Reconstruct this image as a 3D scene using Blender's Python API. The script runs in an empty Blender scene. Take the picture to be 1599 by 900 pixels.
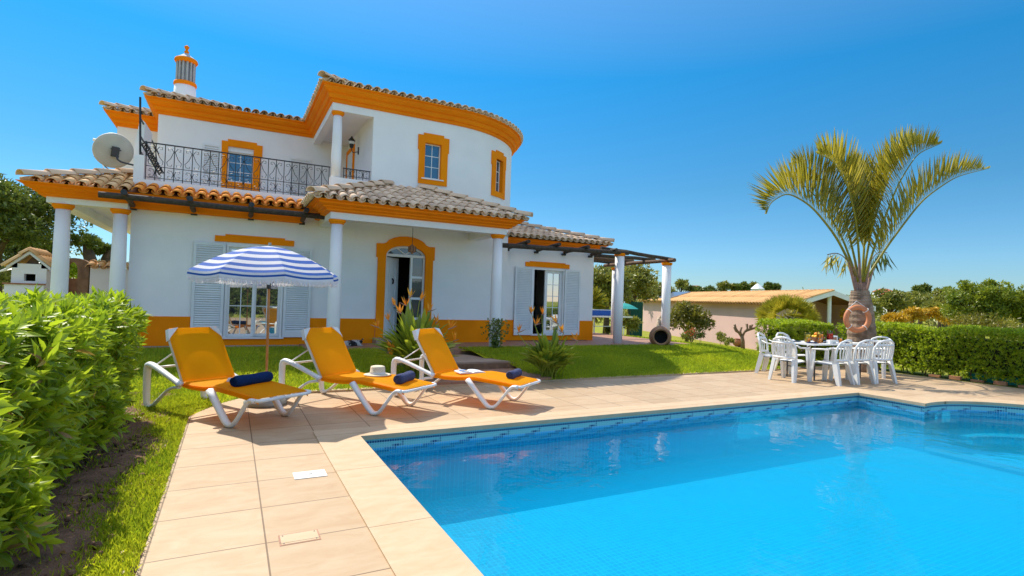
import bpy, math, random
import numpy as np
from mathutils import Vector, Matrix
S = bpy.context.scene
C = S.collection
rng = np.random.default_rng(7)
random.seed(5)
R_ = math.radians
# ------------------------------------------------------------------ camera
F, YAW, PIT, ROLL, EYE = 840.16, 0.479934, 0.0205146, -0.0325746, 1.55
cam = bpy.data.cameras.new('camera'); camo = bpy.data.objects.new('camera', cam); C.objects.link(camo)
fw = np.array([math.sin(YAW)*math.cos(PIT), math.cos(YAW)*math.cos(PIT), math.sin(PIT)])
rt = np.array([math.cos(YAW), -math.sin(YAW), 0.0]); up = np.cross(rt, fw)
r2 = rt*math.cos(ROLL)-up*math.sin(ROLL); u2 = up*math.cos(ROLL)+rt*math.sin(ROLL)
camo.matrix_world = Matrix(((r2[0], u2[0], -fw[0], 0), (r2[1], u2[1], -fw[1], 0), (r2[2], u2[2], -fw[2], EYE), (0, 0, 0, 1)))
cam.sensor_width = 36; cam.lens = F/1599*36; cam.clip_start = .05; cam.clip_end = 3000
S.camera = camo
# ------------------------------------------------------------------ sky and sun
W = bpy.data.worlds.new('World'); S.world = W; W.use_nodes = True
wt = W.node_tree; bgn = wt.nodes['Background']
sky = wt.nodes.new('ShaderNodeTexSky'); sky.sky_type = 'NISHITA'; sky.sun_disc = False
SUNDIR = Vector((-.25, .78, 1.0)).normalized()
sky.sun_elevation = math.asin(SUNDIR.z); sky.sun_rotation = math.atan2(SUNDIR.x, SUNDIR.y)
sky.altitude = 300; sky.air_density = 1.0; sky.dust_density = 0; sky.ozone_density = 2.5
tcw = wt.nodes.new('ShaderNodeTexCoord'); spw = wt.nodes.new('ShaderNodeSeparateXYZ'); wt.links.new(tcw.outputs['Generated'], spw.inputs[0])
rmp = wt.nodes.new('ShaderNodeValToRGB'); wt.links.new(spw.outputs[2], rmp.inputs[0]); el = rmp.color_ramp.elements
stops = [(0.0, (1.0, 1.25, 1.5)), (.08, (.95, 1.5, 1.9)), (.20, (.62, 1.5, 1.85)), (.38, (.28, 1.8, 2.4)), (.50, (1.2, 2.4, 2.8)), (.66, (8.5, 6.8, 5.0)), (1.0, (10.0, 7.2, 5.0))]  # top stops, above the view, brightened to fill the shade with neutral light
for k, (p, c) in enumerate(stops):
    e = el[k] if k < 2 else el.new(p)
    e.position = p; e.color = (c[0]/13, c[1]/13, c[2]/13, 1)
vm = wt.nodes.new('ShaderNodeVectorMath'); vm.operation = 'MULTIPLY'; wt.links.new(sky.outputs[0], vm.inputs[0]); wt.links.new(rmp.outputs[0], vm.inputs[1])
v2 = wt.nodes.new('ShaderNodeVectorMath'); v2.operation = 'SCALE'; wt.links.new(vm.outputs[0], v2.inputs[0]); v2.inputs['Scale'].default_value = 13*1.2
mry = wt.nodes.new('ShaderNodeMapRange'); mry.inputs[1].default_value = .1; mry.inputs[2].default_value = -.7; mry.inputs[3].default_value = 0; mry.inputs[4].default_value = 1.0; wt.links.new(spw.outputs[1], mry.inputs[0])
mxs = wt.nodes.new('ShaderNodeMix'); mxs.data_type = 'RGBA'; mxs.inputs[6].default_value = (.5, .5, .5, 1); mxs.inputs[7].default_value = (1.12, .80, .70, 1); wt.links.new(mry.outputs[0], mxs.inputs[0])  # extra sky brightness added behind the viewpoint to lift the shaded facade
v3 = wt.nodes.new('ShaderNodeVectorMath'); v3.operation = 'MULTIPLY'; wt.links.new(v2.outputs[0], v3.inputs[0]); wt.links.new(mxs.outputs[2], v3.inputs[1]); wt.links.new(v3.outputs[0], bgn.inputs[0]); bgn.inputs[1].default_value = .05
sl = bpy.data.lights.new('sun', 'SUN'); sl.energy = 2.75; sl.angle = R_(.53); sl.color = (1, .93, .8)
so = bpy.data.objects.new('sun', sl); C.objects.link(so); so.location = (-20, 60, 80)
so.rotation_euler = SUNDIR.to_track_quat('Z', 'Y').to_euler()
S.view_settings.view_transform = 'Standard'; S.view_settings.look = 'None'
S.view_settings.exposure = 1.2; S.view_settings.gamma = 1
S.cycles.max_bounces = 8; S.cycles.diffuse_bounces = 4; S.cycles.transparent_max_bounces = 12; S.cycles.volume_bounces = 2
# ------------------------------------------------------------------ materials
def lk(nt, a, b): nt.links.new(a, b)
def mat(name, c, c2=None, rough=.7, scale=6., detail=4., bump=0., bscale=None, spec=.4, tone=False, trans=0., metal=0., mixr=(.35, .65), tcol=None):
    m = bpy.data.materials.new(name); m.use_nodes = True; nt = m.node_tree; b = nt.nodes['Principled BSDF']
    b.inputs['Roughness'].default_value = rough; b.inputs['Specular IOR Level'].default_value = spec; b.inputs['Metallic'].default_value = metal
    if c2 is None: c2 = tuple(x*.88 for x in c)
    ge = nt.nodes.new('ShaderNodeNewGeometry')
    mx = nt.nodes.new('ShaderNodeMix'); mx.data_type = 'RGBA'
    mx.inputs[6].default_value = (*c, 1); mx.inputs[7].default_value = (*c2, 1)
    if tone:
        at = nt.nodes.new('ShaderNodeAttribute'); at.attribute_name = 'tone'; lk(nt, at.outputs['Fac'], mx.inputs[0])
    else:
        no = nt.nodes.new('ShaderNodeTexNoise'); no.inputs['Scale'].default_value = scale; no.inputs['Detail'].default_value = detail
        lk(nt, ge.outputs['Position'], no.inputs['Vector'])
        mr = nt.nodes.new('ShaderNodeMapRange'); mr.inputs[1].default_value = mixr[0]; mr.inputs[2].default_value = mixr[1]
        lk(nt, no.outputs[0], mr.inputs[0]); lk(nt, mr.outputs[0], mx.inputs[0])
    lk(nt, mx.outputs[2], b.inputs['Base Color'])
    if bump:
        n2 = nt.nodes.new('ShaderNodeTexNoise'); n2.inputs['Scale'].default_value = bscale or scale*8; n2.inputs['Detail'].default_value = 5
        lk(nt, ge.outputs['Position'], n2.inputs['Vector'])
        bp = nt.nodes.new('ShaderNodeBump'); bp.inputs['Strength'].default_value = bump; bp.inputs['Distance'].default_value = .02
        lk(nt, n2.outputs[0], bp.inputs['Height']); lk(nt, bp.outputs[0], b.inputs['Normal'])
    if trans:
        tr = nt.nodes.new('ShaderNodeBsdfTranslucent')
        if tcol: tr.inputs[0].default_value = (*tcol, 1)
        else: lk(nt, mx.outputs[2], tr.inputs[0])
        ms = nt.nodes.new('ShaderNodeMixShader'); ms.inputs[0].default_value = trans
        out = nt.nodes['Material Output']; lk(nt, b.outputs[0], ms.inputs[1]); lk(nt, tr.outputs[0], ms.inputs[2]); lk(nt, ms.outputs[0], out.inputs[0])
    return m
M = {}
M['wall'] = mat('white_stucco', (.87, .86, .85), (.80, .79, .79), rough=.85, scale=1.3, detail=6, bump=.25, bscale=60, mixr=(.3, .75))
def streaks(m, amt=.5):
    '''rain streaks and grime of their own shape on a painted wall'''
    nt = m.node_tree; b = nt.nodes['Principled BSDF']; src = b.inputs['Base Color'].links[0].from_socket
    ge = nt.nodes.new('ShaderNodeNewGeometry'); mp = nt.nodes.new('ShaderNodeMapping'); mp.inputs['Scale'].default_value = (2.2, 2.2, .45); lk(nt, ge.outputs['Position'], mp.inputs[0])
    no = nt.nodes.new('ShaderNodeTexNoise'); no.inputs['Scale'].default_value = 1.6; no.inputs['Detail'].default_value = 7; no.inputs['Roughness'].default_value = .7; lk(nt, mp.outputs[0], no.inputs['Vector'])
    mr = nt.nodes.new('ShaderNodeMapRange'); mr.inputs[1].default_value = .52; mr.inputs[2].default_value = .78; mr.inputs[4].default_value = amt; lk(nt, no.outputs[0], mr.inputs[0])
    mx = nt.nodes.new('ShaderNodeMix'); mx.data_type = 'RGBA'; mx.blend_type = 'MULTIPLY'; lk(nt, mr.outputs[0], mx.inputs[0]); lk(nt, src, mx.inputs[6]); mx.inputs[7].default_value = (.72, .68, .62, 1)
    lk(nt, mx.outputs[2], b.inputs['Base Color'])
streaks(M['wall'], .10)
M['white'] = mat('white_paint', (.80, .80, .79), (.74, .74, .74), rough=.5, scale=3, bump=.05)
M['ochre'] = mat('ochre_paint', (.96, .28, .004), (.88, .24, .003), rough=.8, spec=.1, scale=1.6, detail=7, bump=.2, bscale=60)
M['orange'] = mat('orange_paint', (.98, .265, .005), (.91, .23, .004), rough=.75, spec=.1, scale=1.5, detail=6, bump=.12, bscale=50)
M['tile'] = mat('clay_tile', (.88, .64, .44), (.60, .42, .29), rough=.85, tone=True, spec=.2)
M['tile2'] = mat('orange_clay_tile', (.86, .55, .28), (.68, .40, .18), rough=.85, tone=True, spec=.2)
M['tile3'] = mat('tan_clay_tile', (.74, .44, .19), (.56, .31, .13), rough=.85, tone=True, spec=.2)
M['tilebase'] = mat('terracotta_bed', (.42, .20, .09), (.28, .14, .08), rough=.95, scale=8)
M['ridge'] = mat('ridge_tile', (.80, .57, .39), (.62, .43, .29), rough=.85, tone=True, spec=.2)
M['log'] = mat('dark_log', (.035, .028, .022), (.075, .055, .04), rough=.8, scale=14, bump=.5, bscale=40)
M['log2'] = mat('brown_log', (.16, .09, .05), (.09, .055, .035), rough=.85, scale=12, bump=.5, bscale=40)
streaks(M['ochre'], .3); streaks(M['orange'], .2)
M['iron'] = mat('black_iron', (.015, .015, .017), (.03, .03, .03), rough=.45, scale=30)
M['terr'] = mat('terracotta', (.42, .19, .09), (.30, .13, .07), rough=.8, scale=6, bump=.2)
M['wood'] = mat('pole_wood', (.62, .27, .09), (.52, .21, .06), rough=.45, scale=15)
M['sling'] = mat('yellow_mesh', (1.0, .52, .004), (.97, .47, .004), rough=.6, scale=4, bump=.12, bscale=350, trans=.62, spec=.15, tcol=(1, .32, .001))
M['shut'] = mat('shutter_paint', (.74, .77, .78), (.68, .71, .73), rough=.5, scale=3)
M['skirt'] = mat('painted_eave_tile', (.96, .36, .06), (.74, .25, .04), rough=.85, tone=True, spec=.15)
M['bush'] = None
M['plastic'] = mat('white_plastic', (.80, .79, .76), (.76, .75, .72), rough=.35, scale=4, spec=.5)
M['towel1'] = mat('navy_towel', (.012, .035, .12), (.02, .05, .16), rough=1, scale=60, bump=.8, bscale=300, spec=.05)
M['towel2'] = mat('slate_towel', (.075, .085, .17), (.11, .12, .22), rough=1, scale=60, bump=.8, bscale=300, spec=.05)
M['straw'] = mat('straw', (.80, .70, .52), (.66, .55, .38), rough=.8, scale=60, bump=.4, bscale=200)
M['grey'] = mat('grey_plastic', (.32, .34, .31), (.25, .27, .25), rough=.5)
M['dgrey'] = mat('dark_metal', (.06, .06, .07), rough=.5)
M['dryleaf'] = None
M['dark'] = mat('dark_interior', (.03, .027, .025), (.02, .018, .018), rough=.9)
M['bark'] = mat('bark', (.13, .085, .055), (.07, .05, .035), rough=.95, scale=9, bump=.7, bscale=25)
M['soil'] = mat('soil', (.12, .065, .038), (.22, .12, .07), rough=1, scale=9, detail=8, bump=1, bscale=30)
M['pink'] = mat('pink_render', (.68, .45, .40), (.61, .41, .37), rough=.9, scale=.8, detail=5, bump=.2, bscale=40)
M['stone'] = mat('brown_stone', (.28, .17, .10), (.17, .10, .06), rough=.95, scale=5, bump=.8, bscale=14)
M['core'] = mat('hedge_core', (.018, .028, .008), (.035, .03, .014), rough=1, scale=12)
M['twig'] = mat('twig', (.17, .11, .07), (.25, .18, .12), rough=.95, scale=20)
def leafmat(name, c1, c2, trans=.4, rough=.42, spec=.5):
    return mat(name, c1, c2, tone=True, trans=trans, rough=rough, spec=spec)
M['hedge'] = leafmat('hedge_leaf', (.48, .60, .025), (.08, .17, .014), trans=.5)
M['hedge2'] = leafmat('clipped_hedge_leaf', (.50, .58, .022), (.14, .25, .014), trans=.5)
M['dryleaf'] = leafmat('dry_leaf', (.55, .36, .08), (.28, .16, .06), trans=.3)
M['bush'] = leafmat('bush_leaf', (.40, .44, .03), (.09, .15, .015), trans=.35)
M['olive'] = leafmat('olive_leaf', (.38, .36, .06), (.16, .19, .03), trans=.3)
M['dkleaf'] = leafmat('dark_leaf', (.22, .26, .04), (.08, .12, .02), trans=.3)
M['yel'] = leafmat('yellow_blossom', (.75, .45, .02), (.45, .32, .03), trans=.3)
M['cit'] = leafmat('citrus_leaf', (.30, .26, .025), (.09, .10, .02), trans=.4)
M['palm'] = leafmat('palm_leaf', (.56, .45, .035), (.17, .20, .02), trans=.42, rough=.35)
M['palmdry'] = leafmat('dry_palm_leaf', (.38, .24, .10), (.20, .12, .06), trans=.3)
M['strel'] = leafmat('strelitzia_leaf', (.44, .48, .035), (.12, .20, .025), trans=.35, rough=.35)
M['flower'] = leafmat('orange_flower', (.98, .48, .03), (.95, .20, .02), trans=.3)
M['grassm'] = leafmat('grass_blade', (.70, .72, .03), (.20, .34, .02), trans=.5, rough=.5)
M['red'] = mat('red_thing', (.6, .04, .02), rough=.4)
M['fruit'] = mat('orange_fruit', (.85, .28, .02), rough=.45)
M['lemon'] = mat('lemon_yellow', (.85, .55, .03), rough=.4)
M['blueT'] = mat('blue_board', (.03, .12, .40), rough=.5)
M['green'] = mat('green_mesh', (.01, .09, .06), rough=.8)
M['paper'] = mat('paper', (.75, .76, .78), (.62, .66, .74), rough=.5, scale=40)
M['photo'] = mat('blue_print', (.03, .15, .45), (.65, .45, .1), rough=.4, scale=14, mixr=(.45, .5))
def glass(name, base=(.02, .025, .03), gl=.3, tint=(.8, .85, .9)):
    m = bpy.data.materials.new(name); m.use_nodes = True; nt = m.node_tree; b = nt.nodes['Principled BSDF']
    b.inputs['Base Color'].default_value = (*base, 1); b.inputs['Roughness'].default_value = .4
    g = nt.nodes.new('ShaderNodeBsdfGlossy'); g.inputs[0].default_value = (*tint, 1); g.inputs['Roughness'].default_value = .015
    mx = nt.nodes.new('ShaderNodeMixShader'); mx.inputs[0].default_value = gl
    lk(nt, b.outputs[0], mx.inputs[1]); lk(nt, g.outputs[0], mx.inputs[2]); lk(nt, mx.outputs[0], nt.nodes['Material Output'].inputs[0])
    return m
M['glass'] = glass('window_glass', gl=.5)
M['glassb'] = glass('blue_window_glass', base=(.008, .04, .075), gl=.13, tint=(.6, .8, 1))
M['glassd'] = glass('dark_window_glass', base=(.035, .04, .045), gl=.07)
def clear(name, tint=(.9, .95, .95)):
    m = bpy.data.materials.new(name); m.use_nodes = True; nt = m.node_tree
    for n in list(nt.nodes):
        if n.type == 'BSDF_PRINCIPLED': nt.nodes.remove(n)
    t = nt.nodes.new('ShaderNodeBsdfTransparent'); t.inputs[0].default_value = (*tint, 1)
    g = nt.nodes.new('ShaderNodeBsdfGlossy'); g.inputs['Roughness'].default_value = .03
    fr = nt.nodes.new('ShaderNodeFresnel'); fr.inputs[0].default_value = 1.4
    mx = nt.nodes.new('ShaderNodeMixShader'); lk(nt, fr.outputs[0], mx.inputs[0]); lk(nt, t.outputs[0], mx.inputs[1]); lk(nt, g.outputs[0], mx.inputs[2])
    lk(nt, mx.outputs[0], nt.nodes['Material Output'].inputs[0]); return m
M['clear'] = clear('clear_glass')
def math_n(nt, op, a, b=None):
    n = nt.nodes.new('ShaderNodeMath'); n.operation = op
    for i, v in enumerate((a, b)):
        if v is None: continue
        if isinstance(v, (int, float)): n.inputs[i].default_value = v
        else: lk(nt, v, n.inputs[i])
    return n.outputs[0]
def brickmat(name, c1, c2, mortar, bw, bh, msize, off=(0, 0), offset=0., rough=.6, bump=.15, vein=.35, plane='xy', spec=.4, squash=None, vcol=None):
    m = bpy.data.materials.new(name); m.use_nodes = True; nt = m.node_tree; b = nt.nodes['Principled BSDF']
    b.inputs['Roughness'].default_value = rough; b.inputs['Specular IOR Level'].default_value = spec
    ge = nt.nodes.new('ShaderNodeNewGeometry'); sp = nt.nodes.new('ShaderNodeSeparateXYZ'); lk(nt, ge.outputs['Position'], sp.inputs[0])
    cb = nt.nodes.new('ShaderNodeCombineXYZ')
    ax = {'xy': (0, 1), 'xz': (0, 2), 'yz': (1, 2), 'yx': (1, 0)}[plane]
    lk(nt, math_n(nt, 'ADD', sp.outputs[ax[0]], off[0]), cb.inputs[0]); lk(nt, math_n(nt, 'ADD', sp.outputs[ax[1]], off[1]), cb.inputs[1])
    br = nt.nodes.new('ShaderNodeTexBrick'); br.offset = offset; br.inputs['Scale'].default_value = 1
    br.inputs['Color1'].default_value = (*c1, 1); br.inputs['Color2'].default_value = (*c2, 1); br.inputs['Mortar'].default_value = (*mortar, 1)
    br.inputs['Mortar Size'].default_value = msize; br.inputs['Mortar Smooth'].default_value = .3
    br.inputs['Brick Width'].default_value = bw; br.inputs['Row Height'].default_value = bh; br.inputs['Bias'].default_value = 0
    lk(nt, cb.outputs[0], br.inputs['Vector'])
    no = nt.nodes.new('ShaderNodeTexNoise'); no.inputs['Scale'].default_value = 3.2; no.inputs['Detail'].default_value = 8; no.inputs['Roughness'].default_value = .65
    no.inputs['Distortion'].default_value = .6
    mp = nt.nodes.new('ShaderNodeMapping'); mp.inputs['Scale'].default_value = (1, 2.2, 1); lk(nt, ge.outputs['Position'], mp.inputs[0]); lk(nt, mp.outputs[0], no.inputs['Vector'])
    mr = nt.nodes.new('ShaderNodeMapRange'); mr.inputs[1].default_value = .35; mr.inputs[2].default_value = .68; lk(nt, no.outputs[0], mr.inputs[0])
    mu = nt.nodes.new('ShaderNodeMix'); mu.data_type = 'RGBA'; mu.blend_type = 'MULTIPLY'
    lk(nt, math_n(nt, 'MULTIPLY', mr.outputs[0], vein), mu.inputs[0]); lk(nt, br.outputs[0], mu.inputs[6]); mu.inputs[7].default_value = (*(vcol or (.80, .66, .52)), 1)
    n3 = nt.nodes.new('ShaderNodeTexNoise'); n3.inputs['Scale'].default_value = 60; n3.inputs['Detail'].default_value = 3; lk(nt, ge.outputs['Position'], n3.inputs['Vector'])
    m3 = nt.nodes.new('ShaderNodeMix'); m3.data_type = 'RGBA'; m3.blend_type = 'MULTIPLY'; m3.inputs[0].default_value = .35
    lk(nt, mu.outputs[2], m3.inputs[6]); lk(nt, n3.outputs[0], m3.inputs[7])
    m4 = nt.nodes.new('ShaderNodeMix'); m4.data_type = 'RGBA'; m4.blend_type = 'MIX'; m4.inputs[0].default_value = .35*.5
    lk(nt, mu.outputs[2], b.inputs['Base Color'])
    h = math_n(nt, 'ADD', math_n(nt, 'MULTIPLY', br.outputs['Fac'], -1.), math_n(nt, 'MULTIPLY', n3.outputs[0], .25))
    bp = nt.nodes.new('ShaderNodeBump'); bp.inputs['Strength'].default_value = bump; bp.inputs['Distance'].default_value = .01; lk(nt, h, bp.inputs['Height']); lk(nt, bp.outputs[0], b.inputs['Normal'])
    return m
M['deck'] = brickmat('sandstone_paving', (.50, .37, .235), (.43, .31, .19), (.17, .11, .06), .627, .605, .006, off=(-.247+6.27, -4.245+12.1), vein=.55, vcol=(.80, .64, .50))
M['cop'] = brickmat('coping_stone', (.56, .42, .27), (.51, .38, .24), (.24, .16, .09), 40., 1.25, .005, off=(10, -4.84+12.5), vein=.55)
M['copx'] = brickmat('coping_stone_far', (.70, .55, .39), (.66, .51, .36), (.30, .21, .13), .86, 40., .004, off=(10, 10), vein=.55)
M['brick'] = brickmat('terrace_brick', (.40, .21, .13), (.33, .17, .11), (.22, .15, .11), .3, .15, .008, offset=.5, vein=.5)
M['slab'] = mat('path_stone', (.42, .30, .22), (.32, .22, .16), rough=.85, scale=4, detail=7, bump=.3, bscale=40)
M['pool'] = brickmat('pool_mosaic', (.001, .36, .58), (.001, .28, .51), (.01, .50, .70), .055, .055, .005, vein=.15, bump=0, vcol=(.7, .95, 1))
def bandmat(plane):
    """waterline mosaic: dark row on top, pale teal field, blue wave pattern below"""
    m = bpy.data.materials.new('waterline_mosaic_'+plane); m.use_nodes = True; nt = m.node_tree; b = nt.nodes['Principled BSDF']; b.inputs['Roughness'].default_value = .25
    ge = nt.nodes.new('ShaderNodeNewGeometry'); sp = nt.nodes.new('ShaderNodeSeparateXYZ'); lk(nt, ge.outputs['Position'], sp.inputs[0])
    u = sp.outputs[0 if plane == 'xz' else 1]; z = sp.outputs[2]
    T = .028
    ui = math_n(nt, 'FLOOR', math_n(nt, 'DIVIDE', u, T)); zi = math_n(nt, 'FLOOR', math_n(nt, 'DIVIDE', z, -T))
    uf = math_n(nt, 'FRACT', math_n(nt, 'DIVIDE', u, T)); zf = math_n(nt, 'FRACT', math_n(nt, 'DIVIDE', z, -T))
    g = math_n(nt, 'MAXIMUM', math_n(nt, 'LESS_THAN', uf, .24), math_n(nt, 'LESS_THAN', zf, .2))
    def eq(a, v): return math_n(nt, 'COMPARE', a, float(v))
    row2 = eq(zi, 2.); row2n = nt.nodes[-1] if False else None
    um = math_n(nt, 'MODULO', math_n(nt, 'ADD', ui, 640.), 16.)
    # rising diagonal made of dark tiles plus small cross motif
    lo = math_n(nt, 'SUBTRACT', 7.6, math_n(nt, 'MULTIPLY', um, .26))
    dg = math_n(nt, 'LESS_THAN', math_n(nt, 'ABSOLUTE', math_n(nt, 'SUBTRACT', zi, lo)), .75)
    cr = math_n(nt, 'MULTIPLY', math_n(nt, 'LESS_THAN', math_n(nt, 'ABSOLUTE', math_n(nt, 'SUBTRACT', um, 12.5)), .8), math_n(nt, 'LESS_THAN', math_n(nt, 'ABSOLUTE', math_n(nt, 'SUBTRACT', zi, 4.)), .6))
    top = math_n(nt, 'LESS_THAN', math_n(nt, 'ABSOLUTE', math_n(nt, 'SUBTRACT', zi, 2.)), .5)
    dark = math_n(nt, 'MAXIMUM', top, math_n(nt, 'MAXIMUM', math_n(nt, 'MULTIPLY', dg, .55), cr))
    below = math_n(nt, 'GREATER_THAN', zi, 4.5)
    c0 = nt.nodes.new('ShaderNodeMix'); c0.data_type = 'RGBA'; lk(nt, below, c0.inputs[0]); c0.inputs[6].default_value = (.20, .52, .50, 1); c0.inputs[7].default_value = (.07, .42, .68, 1)
    c1 = nt.nodes.new('ShaderNodeMix'); c1.data_type = 'RGBA'; lk(nt, dark, c1.inputs[0]); lk(nt, c0.outputs[2], c1.inputs[6]); c1.inputs[7].default_value = (.008, .03, .13, 1)
    c2 = nt.nodes.new('ShaderNodeMix'); c2.data_type = 'RGBA'; lk(nt, math_n(nt, 'MULTIPLY', g, .75), c2.inputs[0]); lk(nt, c1.outputs[2], c2.inputs[6]); c2.inputs[7].default_value = (.35, .60, .62, 1)
    lk(nt, c2.outputs[2], b.inputs['Base Color']); return m
M['bandx'] = bandmat('xz'); M['bandy'] = bandmat('yz')
def watermat():
    m = bpy.data.materials.new('pool_water'); m.use_nodes = True; nt = m.node_tree
    for n in list(nt.nodes):
        if n.type == 'BSDF_PRINCIPLED': nt.nodes.remove(n)
    ge = nt.nodes.new('ShaderNodeNewGeometry')
    n1 = nt.nodes.new('ShaderNodeTexNoise'); n1.inputs['Scale'].default_value = 3.; n1.inputs['Detail'].default_value = 3.; n1.inputs['Distortion'].default_value = .5
    lk(nt, ge.outputs['Position'], n1.inputs['Vector'])
    bp = nt.nodes.new('ShaderNodeBump'); bp.inputs['Strength'].default_value = .07; bp.inputs['Distance'].default_value = .1; lk(nt, n1.outputs[0], bp.inputs['Height'])
    fr = nt.nodes.new('ShaderNodeFresnel'); fr.inputs[0].default_value = 1.27; lk(nt, bp.outputs[0], fr.inputs['Normal'])
    t = nt.nodes.new('ShaderNodeBsdfTransparent'); t.inputs[0].default_value = (.72, .96, .99, 1)
    g = nt.nodes.new('ShaderNodeBsdfGlossy'); g.inputs['Roughness'].default_value = .01; lk(nt, bp.outputs[0], g.inputs['Normal'])
    mx = nt.nodes.new('ShaderNodeMixShader'); lk(nt, fr.outputs[0], mx.inputs[0]); lk(nt, t.outputs[0], mx.inputs[1]); lk(nt, g.outputs[0], mx.inputs[2])
    lk(nt, mx.outputs[0], nt.nodes['Material Output'].inputs[0])
    vo = nt.nodes.new('ShaderNodeVolumePrincipled'); vo.inputs['Color'].default_value = (.003, .68, .90, 1); vo.inputs['Density'].default_value = .36; vo.inputs['Anisotropy'].default_value = .1
    lk(nt, vo.outputs[0], nt.nodes['Material Output'].inputs['Volume']); return m
M['water'] = watermat()
def groundmat():
    m = mat('garden_ground', (.20, .24, .025), (.30, .28, .05), rough=1, scale=2.2, detail=9, bump=.8, bscale=40, spec=.1)
    return m
M['ground'] = groundmat()
M['lawn'] = mat('lawn_turf', (.20, .27, .018), (.50, .50, .02), rough=1, scale=3.5, detail=10, bump=1, bscale=120, spec=.05)
M['farhill'] = mat('hill_scrub', (.11, .12, .045), (.19, .17, .07), rough=1, scale=.12, detail=10, spec=.05)
# ------------------------------------------------------------------ mesh builder
class G:
    def __init__(s): s.v = []; s.f = []; s.t = []; s.m = []; s.n = 0; s.T = None
    def add(s, vs, fs, tone=.5, mi=0):
        vs = np.asarray(vs, float)
        if s.T is not None: vs = vs @ s.T[0].T + s.T[1]
        s.v.append(vs); b = s.n; s.n += len(vs)
        for f in fs: s.f.append([i+b for i in f]); s.t.append(tone); s.m.append(mi)
    def box(s, x0, x1, y0, y1, z0, z1, tone=.5, mi=0):
        v = [(x, y, z) for z in (z0, z1) for x, y in ((x0, y0), (x1, y0), (x1, y1), (x0, y1))]
        s.add(v, [(3, 2, 1, 0), (4, 5, 6, 7), (0, 1, 5, 4), (1, 2, 6, 5), (2, 3, 7, 6), (3, 0, 4, 7)], tone, mi)
    def tube(s, P, r, n=8, tone=.5, mi=0, cap=True, flat=1.):
        P = [np.array(p, float) for p in P]; k = len(P)
        if np.isscalar(r): r = [r]*k
        vs = []; prev = None
        for i, p in enumerate(P):
            t = (P[min(i+1, k-1)]-P[max(i-1, 0)]); t /= np.linalg.norm(t)+1e-12
            if prev is None:
                a = np.array([0, 0, 1.]) if abs(t[2]) < .9 else np.array([1., 0, 0]); u = np.cross(a, t)
            else: u = prev-t*(prev@t)
            u /= np.linalg.norm(u)+1e-12; prev = u; w = np.cross(t, u)
            for j in range(n):
                a = 2*math.pi*j/n; vs.append(p+(u*math.cos(a)+w*math.sin(a)*flat)*r[i])
        fs = [(i*n+j, i*n+(j+1) % n, (i+1)*n+(j+1) % n, (i+1)*n+j) for i in range(k-1) for j in range(n)]
        if cap: fs += [tuple(range(n))[::-1], tuple((k-1)*n+j for j in range(n))]
        s.add(vs, fs, tone, mi)
    def lathe(s, prof, c=(0, 0, 0), n=20, tone=.5, mi=0, caps=True):
        vs = []; k = len(prof)
        for r, z in prof:
            for j in range(n): a = 2*math.pi*j/n; vs.append((c[0]+r*math.cos(a), c[1]+r*math.sin(a), c[2]+z))
        fs = [(i*n+j, i*n+(j+1) % n, (i+1)*n+(j+1) % n, (i+1)*n+j) for i in range(k-1) for j in range(n)]
        if caps: fs += [tuple(range(n))[::-1], tuple((k-1)*n+j for j in range(n))]
        s.add(vs, fs, tone, mi)
    def prism(s, poly, a0, a1, plane='xy', tone=.5, mi=0):
        """poly 2D, extruded along the remaining axis from a0 to a1"""
        n = len(poly); vs = []
        for a in (a0, a1):
            for p, q in poly: vs.append({'xy': (p, q, a), 'xz': (p, a, q), 'yz': (a, p, q)}[plane])
        s.add(vs, [tuple(range(n))[::-1], tuple(range(n, 2*n))]+[(i, (i+1) % n, n+(i+1) % n, n+i) for i in range(n)], tone, mi)
    def strip(s, A, B, tone=.5, mi=0, close=False):
        n = len(A); fs = [(i, (i+1) % n, n+(i+1) % n, n+i) for i in range(n if close else n-1)]
        s.add(list(A)+list(B), fs, tone, mi)
    def sweep(s, path, prof, closed=False, tone=.5, mi=0, ends=True):
        """path: 2D wall line; profile: (offset to the right of travel, z)"""
        P = [np.array(p, float) for p in path]; n = len(P); vs = []
        for i in range(n):
            def nr(a, b): d = b-a; d /= np.linalg.norm(d); return np.array([d[1], -d[0]])
            if closed or 0 < i < n-1:
                n1 = nr(P[i-1], P[i]); n2 = nr(P[i], P[(i+1) % n]); m = n1+n2; m /= np.linalg.norm(m); m = m/max(.3, m@n1)
            elif i == 0: m = nr(P[0], P[1])
            else: m = nr(P[-2], P[-1])
            for o, z in prof: q = P[i]+m*o; vs.append((q[0], q[1], z))
        k = len(prof)
        fs = [(i*k+j, ((i+1) % n)*k+j, ((i+1) % n)*k+j+1, i*k+j+1) for i in range(n if closed else n-1) for j in range(k-1)]
        if ends and not closed: fs += [tuple(range(k)), tuple((n-1)*k+j for j in range(k))[::-1]]
        s.add(vs, fs, tone, mi)
    def build(s, name, m, parent=None, org=(0, 0, 0), smooth=False, **tags):
        ms = m if isinstance(m, (list, tuple)) else [m]
        V = np.concatenate(s.v) if s.v else np.zeros((0, 3))
        o0 = np.array(parent['_org'] if parent is not None else org, float)
        V = V-o0
        me = bpy.data.meshes.new(name); me.from_pydata(V.tolist(), [], s.f)
        for x in ms: me.materials.append(M[x] if isinstance(x, str) else x)
        if len(ms) > 1: me.polygons.foreach_set('material_index', s.m)
        a = me.attributes.new('tone', 'FLOAT', 'FACE'); a.data.foreach_set('value', np.array(s.t, float))
        if smooth: me.polygons.foreach_set('use_smooth', [True]*len(me.polygons))
        me.update()
        return finish(name, me, parent, o0, tags)
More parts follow.
